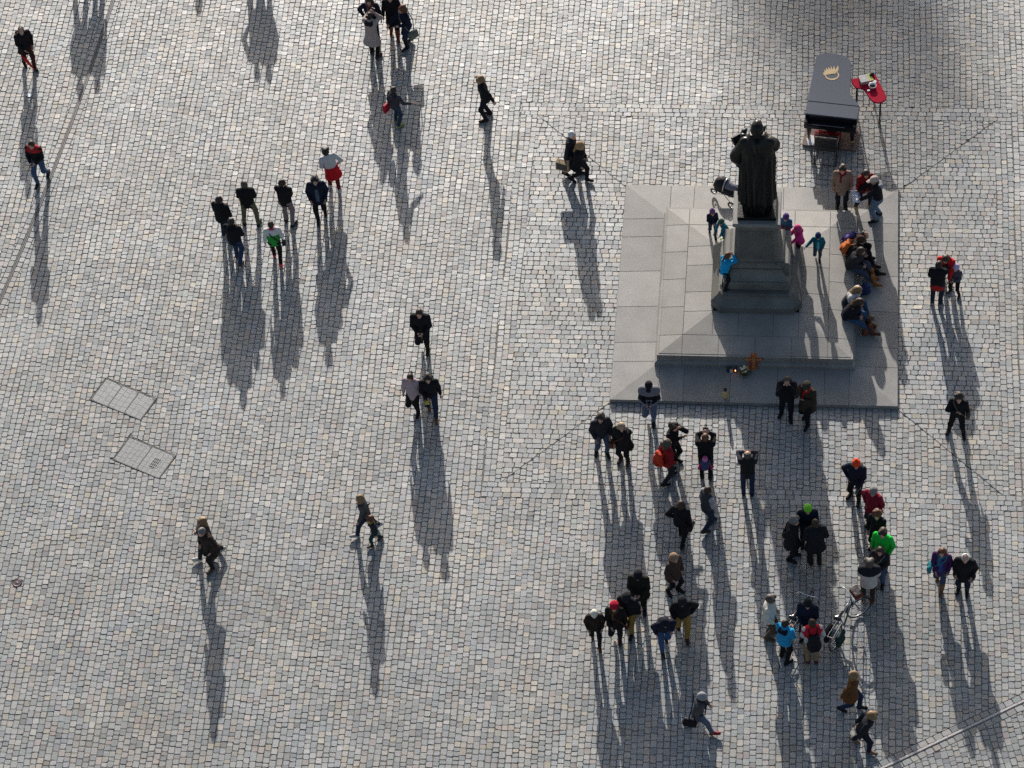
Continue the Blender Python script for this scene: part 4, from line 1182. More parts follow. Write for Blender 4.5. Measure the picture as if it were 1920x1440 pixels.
p = person((768, 84), 310, 'curly-haired woman in navy jacket stretching out her hand to the left', H=1.66, legs='step', arms=('front', 'fwd'), jacket=NAVY, trousers=DJEANS, shoes=BLACK, shin=BLACK, hair='curly', hairc='auburn', look=(10, 22), lean=8, group=G_L)
shoulder_bag(p, -1, (.13, .15, .13), 'grey-green shoulder bag of the curly-haired woman in navy', w=.32, h=.3, z=-.16)
p = person((745, 233), 150, 'boy in charcoal hoodie with jeans and yellow-green shoes', H=1.48, hscale=1.08, legs='relax', arms=('down', 'side'), jacket=(.05, .048, .055), hood=(.05, .048, .055), trousers=(.03, .05, .085), shoes=(.30, .28, .08), hair='short', hairc='brown', look=(10, 5), group=G_L)
shoulder_bag(p, -1, (.42, .012, .03), 'bright red bag slung on the boy in the hoodie', w=.28, h=.32, z=-.05, front=-.10, strapc=(.02, .02, .02))
person((914, 222), 283, 'fair-haired person in black walking alone beside the monument', legs='relax', arms=('swingb', 'down'), jacket=BLACK, hem=-.12, trousers=(.013, .014, .02), shoes=(.03, .014, .012), hair='full', hairc='blond', look=(0, 15), lean=7, group=G_L)
p = person((1072, 326), 75, 'white-haired man in dark coat carrying a paper bag, behind a woman', H=1.78, legs='step', arms=('down', 'bag'), jacket=(.02, .02, .028), hem=-.25, flare=.03, trousers=(.15, .10, .065), hair='short', hairc='white', look=(10, 15), lean=6, group=G_L)
o = at_frame('shopping_bag', p, off(in_hands(p, (1,), (0, 0, 0)), (.03, -.12, -.08), rotm('Y', 8)), 'tan paper shopping bag with black side carried by the white-haired man', 'shopping bag')
MB().box((0, 0, -.22), (.14, .36, .34), bev=.006).build('paper', mat('kraft', (.50, .36, .19), rough=.7, noise=.12), o)
MB().box((.074, 0, -.20), (.006, .30, .28)).build('print', M_PHONE, o)
MB().tube([(0, -.1, -.05), (0, -.07, .03), (0, .07, .03), (0, .1, -.05)], .008, 6).build('handle', M_PHONE, o)
person((1087, 339), 70, 'woman in puffy black coat with tan hood walking past the platform corner', H=1.62, legs='walk', arms=('pocket', 'pocket'), jacket=BLACK, hem=-.20, flare=.09, bulk=1.18, trousers=BLACK, hair=None, hat=('hood', (.36, .22, .11)), hood=(.36, .22, .11), look=(10, 15), lean=8, group=G_L)
# ---- right of the monument
p = person((1755, 571), 172, 'man in black jacket with red hem seen from behind at right', H=1.72, legs='stand', arms=('front', 'fwd'), jacket=BLACK, bulk=1.08, skirt=(-.16, (.40, .02, .02)), trousers=(.02, .026, .045), shoes=(.22, .21, .2), hair='short', hairc='dark', look=(20, 10), group=G_M)
p = person((1775, 530), 345, 'woman in bright red jacket bending over a girl', H=1.70, legs='stand', arms='fwd', jacket=(.60, .018, .02), lean=36, trousers=BLACK, hair='long', hairc='brown', look=(0, 20), pose_dz=-.03, group=G_M)
person((1790, 551), 330, 'girl in lilac beanie and black tights beside the red jacket', H=1.22, hscale=1.2, legs='wide', arms='front', jacket=(.07, .065, .09), bands=[(-.08, .10, (.16, .14, .17), False)], trousers=BLACK, hair=None, hat=('beanie', (.50, .38, .58)), look=(0, 10), group=G_M)
p = person((1793, 812), 350, 'woman in black with wavy brown hair holding her arms, alone at right', H=1.68, legs='wide', arms=('down', 'chest'), jacket=BLACK, trousers=BLACK, hair='curly', hairc='brown', look=(-10, 15), group=G_M)
shoulder_bag(p, -1, (.10, .075, .06), 'brown and black handbag on the elbow of the woman alone at right', w=.34, h=.16, z=.12)
# ---- below the platform
p = person((1220, 790), 0, 'man in black and grey jacket and jeans reading his phone as he walks', legs='lift', arms='front', jacket=(.014, .014, .018), bulk=1.15, bands=[(.37, .60, (.17, .17, .19), True), (.17, .22, (.22, .22, .25), True)], trousers=(.10, .14, .22), hair='short', hairc='dark', hat=('brimcap', (.015, .014, .018)), look=(0, 32), group=G_B)
phone(p, 'dark phone held by the man in the black and grey jacket')
p = person((1130, 850), 20, 'man in charcoal jacket and jeans looking right below the platform corner', legs='relax', arms='pocket', jacket=(.024, .023, .030), bulk=1.1, hood=(.03, .03, .045), trousers=(.055, .075, .11), hair='full', hairc='brown', look=(30, 22), group=G_B)
p = person((1171, 864), 345, 'blond woman in wide black coat touching her face, beside the charcoal jacket', H=1.66, legs='stand', arms=('ear', 'pocket'), jacket=(.013, .012, .013), hem=-.22, flare=.07, bulk=1.18, trousers=BLACK, shoes=(.05, .025, .015), hair='long', hairc='lightblond', look=(-35, 10), group=G_B)
shoulder_bag(p, 1, (.10, .03, .018), 'brown leather bag of the blond woman in the black coat', w=.22, h=.2, z=-.02, front=.12)
person((1262, 868), 60, 'dark-haired person in black taking a picture behind a red jacket', legs='stand', arms=('up', 'cross'), jacket=BLACK, trousers=BLACK, hair='full', hairc='dark', look=(0, 5), group=G_B)
p = person((1251, 902), 125, 'curly-haired person in dark red jacket with a backpack', H=1.72, legs='step', arms='pocket', jacket=(.26, .012, .018), hem=-.12, trousers=(.02, .022, .028), hair='curly', hairc='greybrown', look=(5, 10), group=G_B)
backpack(p, (.48, .035, .012), 'orange-red backpack on the curly-haired person', 1.05)
p = person((1324, 895), 180, 'man in black photographing with a child carried on his back', H=1.78, legs='stand', arms='up', jacket=(.013, .011, .012), bulk=1.05, trousers=BLACK, hair='short', hairc='auburn', look=(0, -4), group=G_B)
camera(p, 'camera raised by the man carrying a child', lens=.06)
person(None, 180, 'toddler in blue and pink with striped pink beanie carried on a man\'s back', H=.84, hscale=1.35, at_=p.world((0, -.30, .60)), sit=.16, legs=((-.34, .30, -.05, 20, 0), (.34, .30, -.05, -20, 0)), arms='fwd', jacket=(.04, .07, .16), trousers=(.30, .05, .12), shoes=(.5, .1, .25), hair=None, hat=('beanie', (.55, .08, .26), (.62, .42, .52)), look=(0, 5), group=G_B)
p = person((1402, 926), 182, 'bald man in dark vest and jeans photographing from below the platform', legs='stand', arms=('face', 'face'), jacket=(.02, .018, .018), trousers=(.022, .034, .075), hair='thin', hairc='greybrown', look=(0, 0), sleeves=(.03, .028, .04), group=G_B)
TB_ = np.eye(4); TB_[:3, 3] = p.el[-1] + np.array((-.02, 0, -.24))
o = at_frame('tote_bag', p, TB_, 'white cloth bag hanging at the bald man\'s elbow', 'bag')
v, q = solid([cap((0, -.08, -.12), (0, .08, -.12), .06), cap((0, -.05, .06), (0, .05, .06), .035)], .022, k=.05); obj('bag', np_mesh('bag', v, q, cloth((.6, .58, .54))), o)
MB().tube([(0, -.05, .08), (0, 0, .22), (0, .05, .08)], .010, 6).build('handle', cloth((.6, .58, .54)), o)
p = person((1278, 1015), 165, 'brown-haired woman in black walking away between two groups', H=1.68, legs='walk', arms=('hip', 'bag'), jacket=BLACK, hem=-.10, bulk=1.06, trousers=BLACK, hair='bob', hairc='brown', look=(0, 8), group=G_B)
shoulder_bag(p, 1, (.016, .015, .016), 'black handbag of the brown-haired woman walking away', w=.26, h=.2, z=-.06)
person((1326, 990), 125, 'man in dark grey vest with pale sleeves and jeans', legs='step', arms=('down', 'hold'), jacket=(.045, .05, .055), sleeves=(.34, .32, .33), trousers=(.02, .03, .055), shoes=(.05, .03, .02), hair='short', hairc='brown', look=(10, 0), group=G_B)
p = person((1475, 781), 0, 'man in black standing at the platform edge looking up through a camera', legs='relax', arms='face', jacket=BLACK, hem=-.14, bulk=1.08, trousers=(.013, .013, .02), hair='short', hairc='greybrown', look=(0, -18), group=G_B)
backpack(p, (.014, .015, .02), 'black rucksack on the man with the camera at the platform edge', .9)
p = person((1513, 790), 335, 'person in long olive-brown coat with red scarf and cap', H=1.70, legs='step', arms=('chest', 'ear'), jacket=(.040, .030, .020), hem=-.32, flare=.05, bulk=1.12, trousers=BLACK, hair='short', hairc='grey', hat=('flatcap', (.045, .035, .025)), scarf=(.40, .014, .018), look=(-20, 25), group=G_B)
p = person((1604, 936), 345, 'man in navy jacket with bright orange bobble hat', legs='relax', arms=('hold', 'hip'), jacket=(.012, .015, .028), hem=-.13, bulk=1.12, hood=(.07, .045, .025), trousers=BLACK, hair=None, hat=('pompom', (.68, .06, .015)), look=(-15, 25), group=G_B)
camera(p, 'large camera at the waist of the man in the bobble hat', sides=(-1,), d=(-.03, .06, 0), lens=.14)
person((1636, 985), 330, 'woman in dark red coat with grey beanie in the line of people', H=1.66, legs='stand', arms=('pocket', 'hip'), jacket=(.22, .012, .030), hem=-.22, flare=.06, bulk=1.12, trousers=CHAR, hair=None, hat=('beanie', (.20, .19, .175)), look=(-15, 22), group=G_B)
person((1643, 1028), 335, 'red-haired woman in black between the red coat and green jacket', H=1.64, legs='stand', arms=('hold', 'pocket'), jacket=BLACK, trousers=BLACK, hair='curly', hairc='auburn', look=(-15, 22), group=G_B)
person((1653, 1066), 340, 'man in bright green jacket in the line of people', H=1.76, legs='stand', arms=('pocket', 'down'), jacket=(.015, .50, .05), hem=-.10, bulk=1.08, trousers=CHAR, hair='full', hairc='brown', look=(-10, 22), group=G_B)
p = person((1648, 1094), 345, 'brown-haired woman in dark jacket with grey bag behind a cream jacket', H=1.64, legs='stand', arms=('front', 'pocket'), jacket=(.020, .021, .026), hem=-.12, trousers=(.05, .075, .13), hair='bob', hairc='brown', look=(-5, 22), group=G_B)
shoulder_bag(p, 1, (.12, .14, .125), 'large grey-green bag of the woman behind the cream jacket', w=.36, h=.32, z=-.12)
p = person((1627, 1128), 182, 'man in black and cream jacket and brown trousers with back turned', legs='stand', arms='front', jacket=(.50, .46, .42), hem=-.13, bulk=1.12, bands=[(.33, .60, (.016, .016, .022), True)], trousers=(.045, .03, .02), shoes=(.16, .04, .025), hair='full', hairc='greybrown', look=(0, 8), group=G_B)
# ---- trio in the statue's shadow
person((1484, 1046), 75, 'grey-haired man in long black coat, left of the trio in shade', H=1.78, legs='stand', arms=('back', 'back'), jacket=(.016, .014, .016), hem=-.30, flare=.04, bulk=1.12, trousers=BLACK, hair='full', hairc='grey', look=(0, 18), group=G_B)
p = person((1513, 1020), 5, 'person in navy jacket with lime green beanie', H=1.74, legs='stand', arms='front', jacket=NAVY, bulk=1.1, trousers=CHAR, hair=None, hat=('beanie', (.19, .56, .04)), look=(0, 22), group=G_B)
person((1528, 1056), 192, 'man in black coat with back turned, nearest of the trio in shade', H=1.80, legs='stand', arms='pocket', jacket=(.013, .014, .018), hem=-.24, flare=.06, bulk=1.15, trousers=(.018, .018, .018), hair='short', hairc='brown', look=(-5, 8), group=G_B)
# ---- purple and white hair
p = person((1762, 1097), 348, 'woman in purple coat with teal scarf and brown boots', H=1.66, legs='walk', arms=('pocket', 'hold'), jacket=(.065, .018, .095), hem=-.28, flare=.06, front=(.03, .07, .25), scarf=(.02, .16, .24), trousers=(.05, .06, .10), shin=(.16, .075, .04), shoes=(.15, .07, .04), hair='bob', hairc='auburn', look=(0, 20), group=G_B)
shoulder_bag(p, 1, (.010, .20, .22), 'teal shoulder bag of the woman in the purple coat', w=.26, h=.26, z=.05, front=.10)
person((1805, 1108), 350, 'white-haired man in black coat arm in arm with the purple coat', H=1.74, legs='stand', arms='pocket', jacket=(.010, .010, .012), hem=-.28, flare=.07, bulk=1.18, trousers=(.016, .02, .032), hair='thin', hairc='white', look=(-12, 30), lean=8, group=G_B)
# ---- cyclists circle
person((1441, 1192), 82, 'grey-haired man in cream jacket and brown trousers beside bicycles', H=1.76, legs='stand', arms='pocket', jacket=(.58, .55, .48), hem=-.12, bulk=1.12, trousers=(.075, .058, .042), shoes=(.06, .04, .03), hair='full', hairc='greybrown', look=(5, 22), group=G_B)
person((1514, 1196), 350, 'person in navy jacket and black cap standing behind a bicycle', H=1.74, legs='stand', arms='hold', jacket=NAVY, bulk=1.12, trousers=BLACK, hair=None, hat=('beanie', (.013, .013, .016)), look=(-10, 30), group=G_B)
p = person((1470, 1236), 150, 'person in bright blue jacket and black trousers with back turned', H=1.66, legs='relax', arms=('front', 'front'), jacket=(.018, .27, .52), hem=-.10, bulk=1.06, hood=(.012, .012, .016), trousers=BLACK, hair='short', hairc='dark', look=(25, 10), group=G_B)
p = person((1522, 1240), 192, 'man in red and white jacket and khaki trousers with back turned', H=1.76, legs='stand', arms=('hold', 'pocket'), jacket=(.52, .50, .50), bulk=1.1, bands=[(.27, .60, (.46, .015, .028), False)], trousers=(.27, .19, .095), shoes=(.10, .02, .03), hair='short', hairc='brown', look=(-20, 12), group=G_B)
backpack(p, (.012, .012, .015), 'large black backpack on the red and white jacket', 1.12)
# ---- bottom right walkers
p = person((1595, 1330), 80, 'curly blond woman in brown coat walking right near the bottom', H=1.66, legs='walk', arms=('down', 'swingb'), jacket=(.135, .058, .022), hem=-.26, flare=.10, trousers=(.016, .03, .065), hair='curly', hairc='blond', look=(5, 10), lean=5, group=G_B)
person((1616, 1402), 72, 'fair-haired man in dark jacket leaning forward at the bottom', H=1.74, legs='walk2', arms=('back', 'down'), jacket=(.018, .019, .024), hem=-.08, trousers=(.012, .014, .024), shoes=(.17, .11, .075), hair='full', hairc='blond', look=(0, 20), lean=18, group=G_B)
p = person((1310, 1369), 85, 'person in grey beanie and grey jacket striding right in red shoes', H=1.70, legs='stride2', arms=('swingf', 'down'), jacket=(.075, .075, .08), hem=-.08, trousers=(.085, .115, .16), shoes=(.22, .018, .022), hair=None, hat=('beanie', (.27, .27, .29)), scarf=(.03, .03, .034), look=(0, 10), lean=8, group=G_B)
shoulder_bag(p, 1, (.013, .013, .018), 'black satchel on the back of the striding person in grey', w=.34, h=.30, z=-.04, front=-.14)
# ---- tight group at lower middle
person((1264, 1108), 50, 'person in brown coat with tan fur hood standing alone in mid shade', H=1.64, legs='relax', arms='pocket', jacket=(.075, .045, .035), hem=-.22, flare=.06, bulk=1.1, trousers=(.012, .012, .016), hair=None, hat=('hood', (.27, .18, .12)), look=(10, 10), group=G_B)
p = person((1201, 1143), 355, 'man in flat cap and dark coat reading a white paper', H=1.76, legs='stand', arms='front', jacket=(.018, .016, .012), hem=-.28, flare=.04, bulk=1.2, trousers=BLACK, hair='short', hairc='dark', hat=('flatcap', (.012, .012, .016)), look=(0, 28), group=G_B)
o = at_frame('paper_sheet', p, off(in_hands(p, (-1, 1), (.04, .10, .03)), (0, 0, 0), rotm('X', 55)), 'small white paper sheet read by the man in the flat cap', 'paper')
MB().box((0, 0, 0), (.14, .19, .004)).build('sheet', mat('paper_white', (.75, .76, .80), rough=.6), o)
person((1182, 1180), 345, 'man in black cap and jacket with ochre trousers behind the red beret', H=1.74, legs='step', arms=('down', 'pocket'), jacket=BLACK, hem=-.12, bulk=1.15, trousers=(.24, .145, .03), hair='short', hairc='grey', hat=('flatcap', (.018, .018, .02)), look=(0, 28), lean=8, group=G_B)
p = person((1157, 1198), 0, 'woman in black coat wearing a crimson beret', H=1.66, legs='lift', arms=('down', 'hold'), jacket=(.014, .010, .010), hem=-.20, flare=.06, bulk=1.08, trousers=(.013, .012, .016), shoes=(.05, .02, .018), hair='bob', hairc='dark', hat=('beret', (.40, .010, .03)), scarf=(.10, .045, .02), look=(10, 22), group=G_B)
shoulder_bag(p, -1, (.10, .03, .02), 'brown handbag of the woman in the crimson beret', w=.2, h=.14, z=-.18, strapc=(.09, .03, .02))
person((1118, 1203), 8, 'person in dark brown coat wearing a cream knitted hat', H=1.52, legs='walk', arms='pocket', jacket=(.022, .014, .011), hem=-.16, flare=.05, trousers=(.013, .011, .012), shoes=(.08, .03, .02), hair=None, hat=('beanie', (.66, .62, .52)), look=(0, 35), lean=8, group=G_B)
person((1245, 1212), 15, 'man in dark navy hooded jacket and jeans stooping as he walks', H=1.72, legs='walk2', arms='pocket', jacket=(.014, .015, .030), hem=-.10, bulk=1.12, hood=(.014, .015, .030), trousers=(.04, .085, .18), shoes=(.05, .03, .025), hair=None, hat=('beanie', (.013, .013, .02)), look=(0, 35), lean=26, group=G_B)
person((1281, 1187), 8, 'man in black leather cap and jacket with ochre trousers, hand on hip', H=1.74, legs='walk', arms=('hip', 'pocket'), jacket=BLACK, bulk=1.15, trousers=(.27, .16, .035), shoes=(.045, .025, .018), hair='short', hairc='grey', hat=('flatcap', (.016, .018, .022)), look=(5, 25), lean=8, group=G_B)
# ---- on the platform
person((1578, 386), 0, 'woman in beige coat with dark red scarf standing on the platform', H=1.70, z=.17, legs='stand', arms='down', jacket=(.24, .175, .13), hem=-.28, flare=.06, bulk=1.1, scarf=(.20, .012, .022), trousers=(.012, .014, .018), boots=True, shoes=(.014, .014, .016), hair='full', hairc='brown', look=(5, 25), group=G_M)
p = person((1618, 388), 20, 'woman in dark red coat with long brown hair studying a map', H=1.66, z=.15, legs='wide', arms='front', jacket=(.19, .012, .014), hem=-.16, flare=.05, trousers=DJEANS, shoes=(.38, .27, .14), hair='long', hairc='brown', look=(10, 35), lean=12, group=G_M)
p2 = person((1644, 410), 282, 'man in pale cap and black jacket with jeans holding a map', H=1.74, z=.13, legs='relax', arms='fwd', jacket=(.014, .013, .017), bulk=1.08, hood=(.26, .26, .29), trousers=(.13, .19, .27), hair='short', hairc='greybrown', hat=('brimcap', (.50, .40, .33)), look=(0, 30), lean=8, group=G_M)
o = at_frame('folded_map', p2, off(in_hands(p2, (-1, 1), (0, .10, -.02)), (0, 0, 0), rotm('X', 30) @ np.diag([.72, .62, 1])), 'large unfolded white map held between two people on the platform', 'map')
mb = MB(); n = 6
for i in range(n):
    z0, z1 = (.02 if i % 2 else 0), (0 if i % 2 else .02); x0, x1 = -.30 + .1 * i, -.20 + .1 * i
    mb.add([(x0, -.2, z0), (x1, -.2, z1), (x1, .2, z1), (x0, .2, z0), (x0, -.2, z0 + .004), (x1, -.2, z1 + .004), (x1, .2, z1 + .004), (x0, .2, z0 + .004)], [(0, 3, 2, 1), (4, 5, 6, 7), (0, 1, 5, 4), (3, 7, 6, 2)])
mb.build('sheet', mat('map_paper', (.62, .66, .74), rough=.6, noise=.35, scale=9), o)
# seated on the tier edge
def seated(py, label, **k):
    y = gp(1600, py, .62)[1]
    return person(None, k.pop('head', 80), label, at_=(2.42 if py < 540 else 2.34, y, .17), sit=.40, group='people sitting on the tier edge', **k)
SITL = ((-.10, .58, -.01, 5, 0), (.12, .78, .0, -5, 18)); SITS = ((-.14, .42, -.01, 10, 0), (.14, .45, -.01, -10, 0))
p = seated(462, 'bald man in black with dark red scarf seated at the upper end of the tier', H=1.76, head=70, legs=SITS, arms='front', lean=32, jacket=BLACK, bulk=1.22, trousers=BLACK, scarf=(.12, .012, .03), hair='thin', hairc='brown', look=(0, 5))
backpack(p, (.055, .04, .16), 'violet-blue backpack on the bald seated man', 1.0)
p = seated(478, 'man in brown beanie and black jacket seated on the tier', H=1.76, head=78, legs=SITL, arms='front', lean=20, jacket=(.016, .014, .016), bulk=1.22, trousers=BLACK, shoes=(.03, .02, .015), hair=None, hat=('beanie', (.055, .03, .02)), look=(0, 25))
backpack(p, (.50, .13, .025), 'orange backpack on the seated man in the brown beanie', 1.0, pocket=(.42, .09, .02))
p = seated(494, 'brown-haired woman in dark grey coat and tan boots seated on the tier', H=1.68, head=70, legs=SITL, arms='front', lean=24, jacket=(.028, .028, .034), bulk=1.25, trousers=(.05, .065, .10), boots=True, shoes=(.28, .11, .035), hair='bob', hairc='brown', look=(0, 25))
p = seated(566, 'blond woman in white and black jacket and jeans seated on the tier', H=1.66, head=68, legs=SITL, arms='front', lean=26, jacket=(.03, .028, .03), bulk=1.15, bands=[(.30, .60, (.52, .49, .48), True)], trousers=(.03, .07, .15), shoes=(.32, .22, .12), hair='long', hairc='blond', look=(0, 35))
p = seated(589, 'brown-haired woman in black jacket and jeans seated nearest the camera', H=1.68, head=75, legs=SITL, arms='front', lean=30, jacket=(.012, .012, .017), bulk=1.22, hood=(.05, .035, .02), trousers=(.035, .075, .15), boots=True, shoes=(.10, .035, .02), hair='long', hairc='brown', look=(0, 38))
# children at the pedestal
GK = 'children playing at the pedestal'
person((1336, 440), 15, 'small child in navy jacket with striped beanie left of the pedestal', H=1.05, hscale=1.25, z=.60, legs='walk', arms='front', jacket=(.010, .016, .036), trousers=(.03, .045, .07), hair=None, hat=('pompom', (.10, .08, .22), (.40, .08, .12)), bands=[], look=(0, 18), group=GK)
person(None, 320, 'small child in teal jacket and lime boots climbing behind the pedestal', at_=(-.86, .86, 1.12), H=1.02, hscale=1.25, legs='relax', arms='fwd', lean=22, jacket=(.02, .14, .20), bands=[(.1, .16, (.05, .30, .08), False)], trousers=(.02, .10, .16), shoes=(.50, .62, .05), hair=None, hat=('beanie', (.05, .11, .08)), look=(0, 5), group=GK)
person(None, 345, 'small child in patterned blue jacket and purple beanie at the pedestal\'s right', at_=(.72, .86, 1.12), H=1.15, hscale=1.25, legs='stand', arms='front', jacket=(.03, .09, .19), bands=[(.18, .24, (.22, .03, .07), True), (.02, .08, (.02, .25, .36), False)], trousers=CHAR, hair=None, hat=('beanie', (.09, .045, .17)), look=(0, 25), group=GK)
person((1499, 475), 300, 'small child in bright pink snow jacket reaching for the pedestal', H=1.14, hscale=1.25, z=.63, legs='stand', arms='fwd', lean=9, jacket=(.62, .035, .22), hem=-.12, flare=.03, bulk=1.2, trousers=(.02, .014, .02), shoes=(.08, .03, .05), hair=None, hat=('hood', (.55, .05, .18)), hood=(.6, .04, .2), look=(0, 10), group=GK)
person((1533, 486), 0, 'small child in teal jacket and navy beanie walking down the tier', H=1.08, hscale=1.25, z=.60, legs='lift', arms=('pocket', 'side'), jacket=(.012, .12, .15), front=(.12, .42, .52), bulk=1.12, trousers=(.05, .07, .09), hair=None, hat=('beanie', (.025, .03, .10)), look=(0, 28), group=GK)
person((1358, 540), 138, 'auburn-haired child in bright blue jacket leaning against the pedestal front', H=1.32, hscale=1.12, z=1.13, legs='relax', arms=('fwd', 'up'), lean=16, jacket=(.010, .30, .58), hood=(.010, .28, .55), trousers=BLACK, hair='pony', hairc='auburn', look=(10, 0), group=GK)
# people standing just outside the picture, whose shadows fall into it
GO = 'people beyond the top edge'
def beyond(endpx, label, **k):
    e = gp(*endpx); L = 1.74 / math.tan(SUN_ELEV)
    return person(None, k.pop('head', 0), label, at_=(e[0] - math.sin(SHADOW_AZ) * L, e[1] + math.cos(SHADOW_AZ) * L, 0), group=GO, **k)
beyond((150, 184), 'person in black jacket beyond the top left edge of the picture', legs='wide', jacket=BLACK, arms='pocket', hat=('pompom', BLACK))
beyond((181, 186), 'person in grey coat beyond the top left edge of the picture', legs='stand', jacket=DGREY, hem=-.2, flare=.05, head=170)
beyond((370, 34), 'person in navy jacket beyond the top edge, alone', legs='stand', jacket=NAVY, head=90)
beyond((482, 158), 'taller person in brown jacket beyond the top edge', legs='wide', jacket=(.08, .05, .03), arms='hip', head=20)
beyond((506, 166), 'second person in green jacket beyond the top edge', legs='stand', jacket=(.03, .08, .04), arms='pocket', head=200)
# ------------------------------------------------------------------ grand piano, chair and side table
M_LAC_SKY = mat('piano_lacquer_sky', (0.082, 0.092, 0.118), rough=0.25, noise=0.10, scale=60, spec=0.5)  # bluish sky reflection on the black lid is put into this colour
M_LACD = mat('piano_black', (0.010, 0.010, 0.013), rough=0.3, spec=0.5)
M_GOLD = mat('gold_leaf', (0.50, 0.34, 0.14), rough=0.6, metal=0.0, noise=0.1, scale=80)
piano = empty('grand_piano', (1.85, 6.5, 0)); tag(piano, 'black grand piano with closed lid bearing a gold wing emblem', 'piano')
LID = [(1.11, 5.52), (2.52, 5.34), (2.575, 5.84), (2.47, 6.03), (2.36, 6.16), (2.315, 6.32), (2.325, 6.7), (2.345, 7.1), (2.345, 7.38), (2.27, 7.56), (2.12, 7.69), (1.89, 7.775), (1.62, 7.78), (1.47, 7.74), (1.385, 7.64), (1.355, 7.45)]
def loc_poly(P, sc=1.0, cx=1.85, cy=6.5):
    c = np.mean(P, 0); return [((x - c[0]) * sc + c[0] - cx, (y - c[1]) * sc + c[1] - cy) for x, y in P]
ex = np.array([2.52 - 1.11, 5.34 - 5.52]); ex /= np.linalg.norm(ex); ey = np.array([-ex[1], ex[0]]); PANG = math.atan2(ex[1], ex[0])
def PP(u, v): p = np.array([1.11, 5.52]) + ex * u + ey * v - np.array([1.85, 6.5]); return (p[0], p[1])
MB().prism(loc_poly(LID, .985), .66, .965).build('case', M_LACD, piano)
def lid_solid(poly, z0, z1):
    bm = bmesh.new(); vs_ = [bm.verts.new((x, y, z0)) for x, y in poly]; f = bm.faces.new(vs_)
    r = bmesh.ops.extrude_face_region(bm, geom=[f]); 
    for v in r['geom']:
        if isinstance(v, bmesh.types.BMVert): v.co.z = z1
    bmesh.ops.recalc_face_normals(bm, faces=list(bm.faces))
    top = [e for e in bm.edges if all(v.co.z > z1 - 1e-4 for v in e.verts)]
    bmesh.ops.bevel(bm, geom=top, offset=.012, segments=2, affect='EDGES')
    me = bpy.data.meshes.new('lid'); bm.to_mesh(me); bm.free(); return me
# the lid is in two leaves, hinged a little behind the keys
cutv = .47
nrm = ey; dcut = float(nrm @ (np.array([1.11, 5.52]) + ey * cutv))
LP = np.array(LID)
lid = lid_solid([(p[0] - 1.85, p[1] - 6.5) for p in clip_poly(LP, nrm, dcut + .003)], .966, 1.0); lid.materials.append(M_LAC_SKY); lid_o = obj('lid', lid, piano)
lf = lid_solid([(p[0] - 1.85, p[1] - 6.5) for p in clip_poly(LP, -nrm, -dcut + .003)], .966, .999); lf.materials.append(M_LAC_SKY); obj('front_lid', lf, piano)
# key bed and closed fall board at the front
kb = [PP(.02, -.16), PP(1.40, -.16), PP(1.40, .02), PP(.02, .02)]
MB().prism(kb, .60, .70).build('key_bed', M_LACD, piano)
fb = [PP(.10, -.145), PP(1.32, -.145), PP(1.32, .0), PP(.10, .0)]
MB().prism(fb, .70, .76).build('fall_board', M_LACD, piano)
mbx = MB(); a, b = PP(.22, -.148), PP(1.10, -.148); mbx.tube([(a[0], a[1], .765), (b[0], b[1], .765)], .006, 6).build('board_rail', mat('dull_brass', (.35, .35, .36), rough=.4, metal=.6), piano)
for u in (.05, 1.37):
    P_ = [PP(u - .045, -.17), PP(u + .045, -.17), PP(u + .045, .04), PP(u - .045, .04)]; MB().prism(P_, .60, .86).build('cheek', M_LACD, piano)
for u, v in ((.12, .02), (1.30, .02), (.75, 1.85)):
    x, y = PP(u, v); lg_ = MB().lathe([(.035, .10), (.04, .14), (.06, .30), (.075, .52), (.085, .66)], 8, (x, y, 0)).build('leg', M_LACD, piano)
    MB().lathe([(.03, .055), (.045, .065), (.045, .09), (.03, .10)], 10, (x, y, 0)).build('caster', M_GOLD, lg_)
x, y = PP(.71, .22); MB().box((x, y, .42), (.24, .06, .50), rot=(0, 0, PANG)).build('pedal_lyre', M_LACD, piano)
for k_ in (-1, 0, 1):
    x, y = PP(.71 + k_ * .07, .10); MB().box((x, y, .135), (.03, .16, .015), rot=(0, 0, PANG), bev=.005).build('pedal', M_GOLD, piano)
# gold emblem: an open ring whose upper end grows into a wing of feathers
EC = gp(1480 + 515 / 6.545, 90 + 330 / 6.545, 1.0); em = MB(); zt0, zt1 = 1.0005, 1.006
eu = np.array([math.cos(math.radians(-2)), math.sin(math.radians(-2))]); ev = np.array([-eu[1], eu[0]])
def EP(u, v): p = EC[:2] + eu * u + ev * v * 1.17; return (p[0] - 1.85, p[1] - 6.5)
def EZ0(x, y): p = gp(1480 + x / 6.545, 90 + y / 6.545, 1.0); return (p[0] - 1.85, p[1] - 6.5)
ring = []
for i in range(49):
    t = math.radians(-48 + 232 * i / 48); w = 9.5 * (1.0 - .45 * abs(i - 26) / 26)
    ring.append((EZ0(524 + (80 + w) * math.cos(t), 334 + (52 + w) * math.sin(t)), EZ0(524 + (80 - w) * math.cos(t), 334 + (52 - w) * math.sin(t))))
for a, b in zip(ring[:-1], ring[1:]): em.prism([b[0], a[0], a[1], b[1]], zt0, zt1)
em.build('emblem_ring', M_GOLD, lid_o)
def EZ(x, y): p = gp(1480 + x / 6.545, 90 + y / 6.545, 1.0); return np.array((p[0] - 1.85, p[1] - 6.5))
FB = [(432, 336), (446, 333), (462, 330), (480, 327), (500, 324), (522, 321), (545, 318)]
FT = [(416, 296), (425, 264), (446, 242), (476, 230), (508, 223), (546, 216), (596, 209)]
